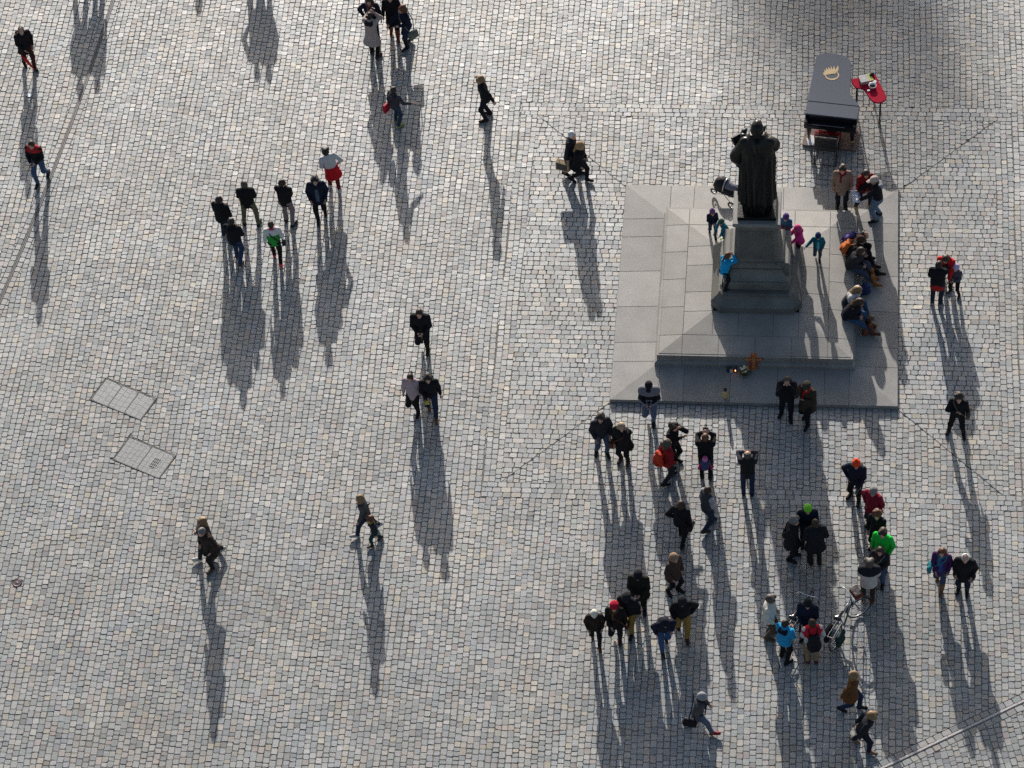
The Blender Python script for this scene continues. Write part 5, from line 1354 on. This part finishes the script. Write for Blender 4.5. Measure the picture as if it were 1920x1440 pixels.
for i, (b_, t_) in enumerate(zip(FB, FT)):
    b_, t_ = np.array(b_, float), np.array(t_, float); d_ = t_ - b_; L = np.linalg.norm(d_); d_ /= L; n_ = np.array([-d_[1], d_[0]]); w = 12.5 + i * .7
    up_, lo_ = [], []
    for j in range(9):
        s_ = j / 8; c_ = b_ + d_ * L * s_ + n_ * L * .13 * math.sin(math.pi * s_) * 1.0
        ww = w * (.5 + .5 * math.sin(math.pi * min(s_ * 1.2, 1))) * (1 if s_ < .6 else max(.04, 1 - ((s_ - .6) / .4) ** 1.6))
        up_.append(c_ + n_ * ww); lo_.append(c_ - n_ * ww)
    f_ = MB()
    for j in range(8):
        q4 = [EZ(*lo_[j]), EZ(*lo_[j + 1]), EZ(*up_[j + 1]), EZ(*up_[j])]
        a4 = sum(q4[k_][0] * q4[(k_ + 1) % 4][1] - q4[(k_ + 1) % 4][0] * q4[k_][1] for k_ in range(4))
        f_.prism(q4 if a4 > 0 else q4[::-1], zt0 + .001, zt1 + .0012 * (i % 3))
    f_.build('emblem_feather', M_GOLD, lid_o)
# wooden dolly board under the piano, red cushion and white sheet on it
dol = empty('piano_dolly', (*np.array([1.85, 5.9]), 0)); tag(dol, 'reddish wooden board on castors under the grand piano', 'board')
bx = [(p[0] + 1.85 - 1.85, p[1] + 6.5 - 5.9) for p in (PP(-.02, -.28), PP(1.46, -.28), PP(1.46, .55), PP(-.02, .55))]
for i in range(5):
    t0, t1 = i / 5 + .003, (i + 1) / 5 - .003
    l = lambda a, b, t: (a[0] + (b[0] - a[0]) * t, a[1] + (b[1] - a[1]) * t)
    MB().prism([l(bx[0], bx[3], t0), l(bx[1], bx[2], t0), l(bx[1], bx[2], t1), l(bx[0], bx[3], t1)], .012, .055).build('plank', mat('dolly_wood', (.13, .075, .06), rough=.6, noise=.25, scale=6), dol)
x, y = PP(.58, .02); cu = empty('red_case', (x + 1.85, y + 6.5, .056)); tag(cu, 'flat red case lying under the piano keyboard', 'case')
MB().box((.05, .05, .09), (.72, .20, .16), rot=(0, 0, PANG), bev=.02).build('shell', cloth((.24, .006, .012), .6), cu); MB().box((.05, -.055, .15), (.20, .02, .03), rot=(0, 0, PANG), bev=.006).build('handle', M_PHONE, cu)
x, y = PP(.20, -.12); sh = empty('paper_sheets', (x + 1.85, y + 6.5, .056)); tag(sh, 'loose white paper sheets lying at the piano foot', 'paper')
for k_ in range(3): MB().box((.02 * k_, .03 * k_, .004 + .004 * k_), (.21, .28, .003), rot=(0, 0, PANG + .35 - .2 * k_)).build('sheet', mat('paper_bright', (.8, .8, .8), rough=.6), sh)
# low black chair seen from behind
CH = gp(1549, 300); ch = empty('piano_chair', (CH[0], CH[1], 0), PANG, 1.12); tag(ch, 'black metal-framed chair standing before the piano keyboard', 'chair')
M_CH = mat('chair_black', (.010, .010, .012), rough=.5, noise=.2); M_CHM = mat('chair_tube', (.05, .05, .055), rough=.28, metal=.7)
MB().box((0, .12, .47), (.50, .48, .07), bev=.025).build('seat', M_CH, ch)
MB().box((0, -.15, .76), (.48, .05, .40), rot=(math.radians(8), 0, 0), bev=.02).build('backrest', M_CH, ch)
for s in (-1, 1):
    MB().tube([(s * .26, -.20, .02), (s * .26, -.16, .45), (s * .26, -.18, .98)], .014, 8).build('leg', M_CHM, ch); MB().tube([(s * .26, .33, .02), (s * .26, .31, .46)], .014, 8).build('leg', M_CHM, ch)
    MB().tube([(s * .26, -.17, .66), (s * .27, .05, .68), (s * .27, .25, .66)], .014, 8).build('armrest', M_CHM, ch)
    MB().tube([(s * .26, -.20, .03), (s * .26, .33, .03)], .012, 8).build('runner', M_CHM, ch)
MB().tube([(-.26, -.18, .98), (0, -.19, 1.0), (.26, -.18, .98)], .014, 8).build('top_rail', M_CHM, ch); MB().tube([(-.26, -.20, .03), (.26, -.20, .03)], .012, 8).build('runner', M_CHM, ch)
# kidney-shaped red table
TP = [(2.34, 6.86), (2.43, 6.90), (2.55, 6.93), (2.80, 7.02), (2.96, 7.08), (3.02, 6.98), (3.10, 6.76), (3.24, 6.42), (3.30, 6.24), (3.27, 6.10), (3.18, 6.02), (3.06, 5.99), (2.93, 6.04), (2.84, 6.16), (2.76, 6.34), (2.68, 6.48), (2.58, 6.53), (2.48, 6.53), (2.40, 6.62), (2.35, 6.76)]
TC = (2.8, 6.5); rt = empty('side_table', (*TC, 0)); tag(rt, 'kidney-shaped red table on thin black legs beside the piano', 'table')
me = lid_solid([(x - TC[0], y - TC[1]) for x, y in TP][::-1], .915, .95); me.name = 'table_top'; me.materials.append(mat('red_felt', (.40, .010, .032), rough=.85, noise=.08, scale=40, spec=.1)); obj('table_top', me, rt)
for x, y in ((2.50, 6.62), (3.14, 6.14), (2.98, 6.92)): MB().tube([(x - TC[0], y - TC[1], 0), (x - TC[0], y - TC[1], .914)], .026, 10).build('leg', M_LACD, rt)
def tpx(x, y, z=.95): return gp(1480 + x / 6.545, 90 + y / 6.545, z)
c_ = tpx(915, 390, 1.0); bxo = empty('cash_box', (c_[0], c_[1], .951), math.radians(18)); tag(bxo, 'grey box with a white slip on the red table', 'box')
MB().box((0, 0, .05), (.24, .26, .10), bev=.008).build('box', mat('box_grey', (.34, .33, .31), rough=.45, noise=.1), bxo); MB().box((0, .0, .1015), (.06, .025, .002)).build('slip', mat('paper_bright', (.8, .8, .8)), bxo); MB().box((0, .0, .088), (.245, .265, .006)).build('lid_seam', M_PHONE, bxo)
c_ = tpx(985, 350, 1.0); bo = empty('magazine', (c_[0], c_[1], .951), math.radians(-62)); tag(bo, 'yellow-green booklet lying beside the box on the red table', 'booklet')
MB().box((0, 0, .012), (.26, .13, .022), bev=.003).build('pages', mat('paper_bright', (.8, .8, .8)), bo); MB().box((0, 0, .026), (.262, .132, .004)).build('cover', mat('booklet_green', (.36, .40, .05), rough=.4, noise=.3, scale=14), bo)
c_ = tpx(1022, 465, 1.0); tin = empty('collection_bowl', (c_[0], c_[1], .951)); tag(tin, 'white round bowl with dark inside on the red table', 'bowl')
MB().lathe([(.05, 0), (.085, .02), (.102, .08), (.106, .085), (.096, .082), (.078, .03), (.0, .025)], 24).build('bowl', mat('bowl_white', (.75, .74, .72), rough=.35), tin, smooth=True); MB().lathe([(.074, .0255), (.074, .034), (.0, .036)], 20).build('contents', mat('bowl_dark', (.02, .02, .022), rough=.6), tin)
c_ = tpx(1048, 400, 1.0); cp = empty('saucer', (c_[0], c_[1], .951)); tag(cp, 'small pale saucer behind the bowl on the red table', 'saucer'); MB().lathe([(.03, 0), (.055, .012), (.05, .014), (.0, .006)], 18).build('dish', mat('bowl_white', (.75, .74, .72)), cp, smooth=True)
c_ = tpx(972, 522, .96); cd = empty('card', (c_[0], c_[1], .951), .3); tag(cd, 'small white card at the edge of the red table', 'card'); MB().box((0, 0, .012), (.07, .05, .02), bev=.003).build('card_stack', mat('paper_bright', (.8, .8, .8)), cd)
c_ = tpx(1012, 322, 1.0); hb = empty('dark_pouch', (c_[0], c_[1], .951), .5); tag(hb, 'dark pouch at the back of the red table', 'pouch'); v, q = solid([ell((0, 0, .03), (.07, .05, .035)), ell((.03, .01, .05), (.04, .04, .03))], .012); obj('pouch', np_mesh('pouch', v, q, cloth((.02, .022, .02), .6)), hb); MB().tube([(-.05, 0, .06), (0, .01, .075), (.05, 0, .06)], .005, 6).build('zip', M_CHM, hb)

# ------------------------------------------------------------------ offerings at the foot of the tier
cr = empty('painted_cross', (*gp(1413, 693, .17)[:2], .165)); tag(cr, 'orange painted icon cross leaning on the front of the tier', 'cross')
M_CRO = mat('icon_orange', (.42, .095, .025), rough=.5, noise=.2, scale=30); M_CRY = mat('icon_gold', (.62, .36, .05), rough=.45); M_CRR = mat('icon_red', (.28, .022, .02), rough=.5)
lean_m = Matrix.Rotation(math.radians(-14), 4, 'X')
def crp(name, m_, boxes, y, par):
    mb_ = MB()
    for (cx, cz, w, h) in boxes: mb_.box((cx, y, cz), (w, .012, h))
    return mb_.build(name, m_, par, matrix=lean_m)
bd = MB(); bd.box((0, 0, .26), (.15, .018, .52)); bd.box((0, .0005, .335), (.40, .019, .105)); bd.box((0, .0008, .50), (.15, .0185, .07)); bd.box((0, -.0006, .16), (.20, .018, .16))
bd.build('board', M_CRO, cr, matrix=lean_m)
for b_ in [(0, .385, .055, .012), (-.03, .33, .010, .10), (.03, .33, .010, .10), (0, .12, .055, .010), (-.03, .07, .010, .10), (.03, .07, .010, .10), (-.17, .335, .035, .04), (.17, .335, .035, .04), (0, .505, .10, .012)]: crp('gold_stroke', M_CRY, [b_], -.012, cr)
crp('painted_figure', mat('icon_flesh', (.50, .26, .12), rough=.5), [(0, .30, .032, .13), (0, .335, .24, .022), (0, .21, .03, .10)], -.0135, cr)
for b_ in [(-.075, .17, .035, .13), (.075, .17, .035, .13)]: crp('dark_panel', M_CRR, [b_], -.0125, cr)
def grave_light(px, py, col, label, lit):
    g_ = empty('grave_light', (*gp(px, py, .17)[:2], .165)); tag(g_, label, 'candle', 'grave lights at the foot of the tier')
    MB().lathe([(.036, 0), (.040, .01), (.040, .12), (.034, .14), (.0, .14)], 14).build('glass', mat('lantern_%d' % int(sum(col) * 1000), col, rough=.2), g_, smooth=False)
    MB().lathe([(.040, .14), (.042, .15), (.02, .175), (.0, .18)], 14).build('cap', M_CHM, g_)
    if lit:
        M_F = bpy.data.materials.new('flame'); M_F.use_nodes = True; bs = M_F.node_tree.nodes['Principled BSDF']; bs.inputs['Base Color'].default_value = (1, .35, .1, 1); bs.inputs['Emission Color'].default_value = (1, .35, .12, 1); bs.inputs['Emission Strength'].default_value = 4
        MB().lathe([(.004, .13), (.014, .15), (.010, .17), (.0, .20)], 8, (.0, -.045, -.05)).build('flame', M_F, g_)
grave_light(1365, 696, (.04, .03, .035), 'dark red grave light, leftmost of three before the tier', False)
grave_light(1371, 697, (.55, .53, .55), 'clear white grave light, middle of three before the tier', False)
grave_light(1379, 697, (.30, .05, .03), 'burning grave light, rightmost of three before the tier', True)
tl = empty('tall_candle', (*gp(1360, 745, .13)[:2], .125)); tag(tl, 'tall yellow grave candle with black lid standing alone on the platform', 'candle')
MB().lathe([(.045, 0), (.05, .01), (.047, .09), (.040, .12), (.047, .15), (.046, .30)], 16).build('glass', mat('candle_yellow', (.62, .45, .14), rough=.35, noise=.1), tl, smooth=True)
MB().lathe([(.05, .30), (.052, .335), (.03, .36), (.018, .40), (.0, .41)], 14).build('lid', M_PHONE, tl)
fl = empty('flower_pot', (*gp(1396, 702, .16)[:2], .155)); tag(fl, 'pot of white daisies and orange blooms before the cross', 'flowers')
MB().lathe([(.055, 0), (.075, .10), (.082, .10), (.07, .085), (.0, .08)], 16).build('pot', mat('pot_dark', (.03, .04, .03), rough=.6), fl)
r_ = random.Random(5)
lv = MB()
for i in range(70):
    a = r_.uniform(0, 6.28); rr = r_.uniform(.02, .15); z = r_.uniform(.08, .20); L = r_.uniform(.04, .07)
    c0 = Vector((rr * math.cos(a), rr * math.sin(a), z)); d0 = Vector((math.cos(a), math.sin(a), r_.uniform(-.5, .4))).normalized() * L; n0 = Vector((-math.sin(a), math.cos(a), r_.uniform(-.3, .3))) * L * .35
    lv.add([c0, c0 + d0 * .5 + n0, c0 + d0, c0 + d0 * .5 - n0], [(0, 1, 2, 3)])
lv.build('leaves', mat('pot_leaves', (.03, .07, .03), rough=.6, noise=.3, scale=30), fl)
for i, (x, y, z, c) in enumerate(((-.06, -.03, .25, 0), (.0, .0, .27, 0), (.03, -.08, .22, 0), (-.01, .05, .27, 0), (-.09, .03, .22, 0), (.09, -.01, .23, 1), (-.03, -.09, .20, 1), (.07, .06, .24, 1))):
    mb_ = MB()
    for k_ in range(9):
        a = 2 * math.pi * k_ / 9; d0 = Vector((math.cos(a), math.sin(a), .25)) * .040; n0 = Vector((-math.sin(a), math.cos(a), 0)) * .012
        mb_.add([(0, 0, 0), d0 * .6 + n0, d0, d0 * .6 - n0], [(0, 1, 2, 3)])
    f_ = mb_.build('bloom', mat('petal_orange', (.70, .28, .02), rough=.6) if c else mat('petal_white', (.80, .77, .62), rough=.6), fl); f_.location = (x, y, z)
    mb_ = MB().lathe([(.0, 0), (.012, .004), (.010, .012), (.0, .014)], 8).build('bloom_eye', mat('bloom_eye', (.35, .2, .02), rough=.7), f_)
pl_ = empty('paper_plate', (*gp(55, 178)[:2], .004)); tag(pl_, 'small white hexagonal paper lying on the cobbles at far left', 'litter')
MB().lathe([(.05, 0), (.088, .012), (.092, .014), (.05, .006), (.0, .005)], 6).build('plate', mat('paper_bright', (.8, .8, .8)), pl_)
bb = empty('blue_bag', (2.78, gp(1610, 545, .3)[1], .165), .3); tag(bb, 'dark blue bag standing against the tier between the seated people', 'bag')
v, q = solid([cap((-.08, 0, .10), (.08, 0, .10), .09), cap((-.07, 0, .28), (.07, 0, .28), .08), cap((0, 0, .2), (0, 0, .4), .09, .06)], .024, k=.06); obj('bag', np_mesh('bag', v, q, cloth((.018, .035, .11), .55)), bb); MB().tube([(-.07, 0, .40), (-.04, 0, .50), (.04, 0, .50), (.07, 0, .40)], .012, 6).build('handle', M_PHONE, bb)
bb = empty('brown_bag', (2.86, gp(1625, 622, .2)[1], .15), .8); tag(bb, 'reddish brown leather bag on the platform at the feet of the seated woman', 'bag')
v, q = solid([cap((-.09, 0, .08), (.09, 0, .08), .08), cap((-.07, 0, .20), (.07, 0, .20), .06)], .024, k=.06); obj('bag', np_mesh('bag', v, q, cloth((.16, .045, .022), .5)), bb); MB().tube([(-.06, 0, .24), (-.03, 0, .33), (.03, 0, .33), (.06, 0, .24)], .010, 6).build('handle', cloth((.16, .045, .022), .5), bb)

# ------------------------------------------------------------------ pram
PR = gp(1363, 374, .17); pr = empty('pram', (PR[0], PR[1], .17), math.radians(62), .84); tag(pr, 'black pram with silver hood frame parked behind the pedestal', 'pram')
M_PB = cloth((.018, .018, .022), .6); M_SIL = mat('pram_silver', (.55, .56, .58), rough=.3, metal=.8)
v, q = solid([cap((0, -.22, .52), (0, .26, .56), .19, .20), cap((0, -.25, .50), (0, .2, .46), .16, .16)], .025, k=.08, minus=[ell((0, -.02, .74), (.16, .30, .16))]); obj('bassinet', np_mesh('bassinet', v, q, M_PB), pr)
v, q = solid([ell((0, .16, .66), (.23, .26, .27))], .025, minus=[ell((0, .02, .60), (.19, .28, .22))], cuts=[((0, .55, .83), .52)]); obj('hood', np_mesh('hood', v, q, M_PB), pr)
v, q = solid([cap((0, -.22, .66), (0, .04, .70), .15, .16)], .025, cuts=[((0, 0, 1), .68)]); obj('blanket', np_mesh('blanket', v, q, cloth((.16, .16, .19))), pr)
hb_ = [(0.235 * math.cos(t), .02, .62 + .30 * math.sin(t)) for t in [math.pi * i / 12 for i in range(13)]]
MB().tube(hb_, .018, 8).build('hood_bow', M_SIL, pr, smooth=True)
MB().tube([(-.22, -.20, .45), (-.24, -.50, .85), (-.22, -.60, .98), (.22, -.60, .98), (.24, -.50, .85), (.22, -.20, .45)], .016, 8).build('push_bar', M_PHONE, pr, smooth=True)
for s in (-1, 1):
    MB().tube([(s * .22, -.30, .16), (s * .20, .0, .45), (s * .10, .45, .16)], .014, 8).build('chassis_tube', M_SIL, pr)
def wheel(parent, c, r, w, axis, name='wheel', spokes=12, rimc=None):
    wo = bpy.data.objects.new(name, None); COL.objects.link(wo); wo.parent = parent; wo.location = c
    wo.rotation_euler = axis.to_track_quat('Z', 'Y').to_euler()
    MB().tube([((r - w) * math.cos(2 * math.pi * i / 28), (r - w) * math.sin(2 * math.pi * i / 28), 0) for i in range(28)], w, 6, closed=True).build('tyre', mat('tyre_black', (.013, .013, .013), rough=.7), wo, smooth=True)
    MB().tube([((r - 2.2 * w) * math.cos(2 * math.pi * i / 28), (r - 2.2 * w) * math.sin(2 * math.pi * i / 28), 0) for i in range(28)], w * .55, 6, closed=True).build('rim', rimc or M_SIL, wo, smooth=True)
    sp = MB(); sp.tube([(0, 0, -.035), (0, 0, .035)], .02, 8)
    for i in range(spokes):
        a = 2 * math.pi * i / spokes; sp.tube([(0, 0, .02 * (-1) ** i), ((r - 2.2 * w) * math.cos(a), (r - 2.2 * w) * math.sin(a), 0)], .0035, 4)
    sp.build('spokes', M_SIL, wo)
    return wo
for c in ((-.26, -.32, .145), (.26, -.32, .145), (0, .48, .13)): wheel(pr, c, .145 if c[0] else .13, .024, Vector((1, 0, 0)), spokes=6)

# ------------------------------------------------------------------ bicycles
def tb(par, name, pts, r, m_, smooth=True): return MB().tube(pts, r, 8).build(name, m_, par, smooth=smooth)
def bicycle(rear, front, steer, lean, color, label, extra):
    d = np.array(front[:2]) - np.array(rear[:2]); ang = math.atan2(d[1], d[0]); L = 1.06
    b = empty('bicycle', (rear[0], rear[1], 0)); b.rotation_mode = 'XYZ'
    b.rotation_euler = (math.radians(lean), 0, ang)
    b.matrix_basis = Matrix.Translation((rear[0], rear[1], 0)) @ Matrix.Rotation(ang, 4, 'Z') @ Matrix.Rotation(math.radians(lean), 4, 'X')
    tag(b, label, 'bicycle', 'bicycles among the cyclists')
    mf = mat('bike_' + label[:10].replace(' ', '_'), color, rough=.3, metal=.2, coat=.3)
    R_ = .345
    wheel(b, (0, 0, R_), R_, .020, Vector((0, 1, 0)), spokes=20)
    bbk = (.45, 0, .29); st = (.28, 0, .82); hd = (.86, 0, .88); hdl = (.90, 0, .72)
    fr = MB()
    for p0, p1, r in ((bbk, st, .016), (bbk, hdl, .021), (st, hd, .018), (hd, hdl, .02)): fr.tube([p0, p1], r, 8)
    for s in (-1, 1): fr.tube([(0, s * .06, R_), (.42, s * .04, .29)], .010, 6); fr.tube([(0, s * .06, R_), (.30, s * .02, .74)], .009, 6)
    fr.build('frame', mf, b, smooth=True)
    tb(b, 'seat_post', [st, (.25, 0, .94)], .013, M_SIL)
    v, q = cached('saddle', lambda: solid([cap((-.10, -.06, 0), (-.10, .06, 0), .05, .05), cap((-.08, 0, 0), (.14, 0, .0), .055, .025)], .016, k=.05)); obj('saddle', np_mesh('saddle', v * np.array((1, 1, .6)) + np.array((.25, 0, .97)), q, M_PHONE), b)
    # steering parts turn about the head tube
    pv = Vector(hd); SM = Matrix.Translation(pv) @ Matrix.Rotation(math.radians(steer), 4, 'Z') @ Matrix.Translation(-pv)
    fk = MB()
    for s in (-1, 1): fk.tube([(.905, s * .05, .70), (1.06, s * .055, R_)], .011, 6)
    fk.tube([(.905, -.05, .70), (.905, .05, .70)], .012, 6)
    f_ = fk.build('fork', mf, b, smooth=True, matrix=SM)
    w_ = wheel(b, (0, 0, 0), R_, .020, Vector((0, 1, 0)), spokes=20); w_.matrix_basis = SM @ Matrix.Translation((1.06, 0, R_)) @ Vector((0, 1, 0)).to_track_quat('Z', 'Y').to_matrix().to_4x4()
    hb2 = MB().tube([(.76, -.30, 1.06), (.84, -.22, 1.08), (.86, 0, 1.02), (.84, .22, 1.08), (.76, .30, 1.06)], .012, 8).build('handlebar', M_SIL, b, smooth=True, matrix=SM)
    for s in (-1, 1): MB().tube([(.70, s * .335, 1.05), (.78, s * .285, 1.065)], .017, 8).build('grip', M_PHONE, hb2)
    tb(b, 'stem', [hd, (.86, 0, 1.02)], .014, M_SIL).matrix_basis = SM
    tb(b, 'crank', [(.45, -.10, .29), (.45, .10, .29)], .022, M_SIL); tb(b, 'crank_arm', [(.45, -.09, .29), (.55, -.10, .16)], .010, M_SIL); tb(b, 'crank_arm', [(.45, .09, .29), (.35, .10, .42)], .010, M_SIL)
    MB().box((.56, -.15, .155), (.10, .08, .02)).build('pedal', M_PHONE, b); MB().box((.34, .15, .425), (.10, .08, .02)).build('pedal', M_PHONE, b)
    for wx_ in (0, 1.06):
        mg = MB(); n = 12
        pts = [((R_ + .03) * math.cos(t), (R_ + .03) * math.sin(t)) for t in [math.radians(10 + 160 * i / n) for i in range(n + 1)]]
        for a, c in zip(pts[:-1], pts[1:]): mg.add([(a[0] + wx_, -.025, a[1] + R_), (c[0] + wx_, -.025, c[1] + R_), (c[0] + wx_, .025, c[1] + R_), (a[0] + wx_, .025, a[1] + R_), (a[0] + wx_, -.025, a[1] + R_ + .004), (c[0] + wx_, -.025, c[1] + R_ + .004), (c[0] + wx_, .025, c[1] + R_ + .004), (a[0] + wx_, .025, a[1] + R_ + .004)], [(0, 1, 2, 3), (7, 6, 5, 4), (0, 4, 5, 1), (3, 2, 6, 7)])
        mg.build('mudguard', mf, b, matrix=SM if wx_ else None)
    rk = MB()
    for s in (-1, 1): rk.tube([(.22, s * .06, .72), (-.26, s * .07, .72), (0, s * .08, R_)], .007, 6)
    rk.tube([(-.26, -.07, .72), (-.26, .07, .72)], .007, 6); rk.build('rack', M_SIL, b)
    tb(b, 'kickstand', [(.36, .03, .27), (.30, .20, .02)], .009, M_SIL)
    if extra:
        v, q = solid([cap((-.16, 0, .60), (.06, 0, .60), .10), cap((-.15, 0, .38), (.05, 0, .38), .09)], .024, k=.05)
        for s in (-1, 1): obj('pannier', np_mesh('pannier', v * np.array((1, .75, 1)) + np.array((0, s * .16, 0)), q, cloth((.012, .035, .032) if s < 0 else (.014, .014, .016), .5)), b)
        o_ = MB().box((1.02, 0, 1.0), (.22, .30, .17), bev=.03).build('handlebar_bag', cloth((.15, .035, .02), .5), b, smooth=True, matrix=SM)
        MB().box((1.02, 0, 1.088), (.20, .28, .012), bev=.004).build('map_pocket', cloth((.06, .05, .05), .4), o_)
    return b
g1, g2 = gp(1568, 1212), gp(1605, 1150)
bicycle(g1, g2, -32, -4, (.10, .11, .13), 'silver-grey bicycle with green panniers and handlebar bag standing alone', True)
g1, g2 = gp(1476, 1207), gp(1516, 1150)
bicycle(g1, g2, 12, 3, (.02, .022, .028), 'dark bicycle half hidden between the cream jacket and navy jacket', False)
# ------------------------------------------------------------------ unseen far tower, added and shaped to shade the paving round the piano
tip = gp(1600, 145); TD = 300.0
tw = empty('shade_tower', (tip[0] + SUN_DIR[0] / math.cos(SUN_ELEV) * TD, tip[1] + SUN_DIR[1] / math.cos(SUN_ELEV) * TD, 0)); tag(tw, 'unseen far-off tower added beyond the top edge to shade the paving', 'tower')
HT = TD * math.tan(SUN_ELEV)
M_TS = mat('tower_sandstone', (.30, .26, .20), rough=.8, noise=.25, scale=.6); M_TC = mat('tower_copper', (.12, .22, .18), rough=.6, noise=.2, scale=1.0)
MB().lathe([(6.0, 0), (6.0, 48), (6.6, 48.5), (6.6, 50), (5.4, 50.2)], 8).build('shaft', M_TS, tw)
MB().lathe([(5.2, 50.2), (5.2, 62), (5.8, 62.5), (5.8, 63.5), (4.6, 63.6)], 8).build('belfry', M_TS, tw)
MB().lathe([(4.6, 63.6), (4.4, 68), (3.8, 74), (3.7, 79), (3.6, 80)], 12).build('dome', M_TC, tw)
MB().lathe([(3.5, 80), (3.5, HT - 2.2), (3.3, HT - 1.2), (2.6, HT - .3), (1.0, HT + .4), (.2, HT + .7), (.0, HT + .8)], 16).build('lantern', M_TC, tw)
MB().lathe([(.06, HT + .6), (.05, HT + 3.0), (.0, HT + 3.2)], 8).build('finial', M_TC, tw)
for i in range(8):
    a = math.pi / 8 + i * math.pi / 4; MB().box((4.78 * math.cos(a), 4.78 * math.sin(a), 56), (.5, 1.6, 6.0), rot=(0, 0, a)).build('belfry_opening', M_STRIP, tw)
t2 = gp(1775, 250); dx, dy = t2[0] - tip[0], t2[1] - tip[1]  # unseen turret added to spread the soft shade further right
MB().lathe([(2.2, 50.1), (2.2, 70), (1.7, 74), (1.5, 80), (1.5, HT - 1.5), (1.1, HT - .4), (.4, HT + .5), (.0, HT + .8)], 12, (dx, dy, 0)).build('shade_turret', M_TC, tw)
MB().lathe([(2.6, 0), (2.6, 49.9), (2.9, 50.0)], 12, (dx, dy, 0)).build('shade_turret_shaft', M_TS, tw)
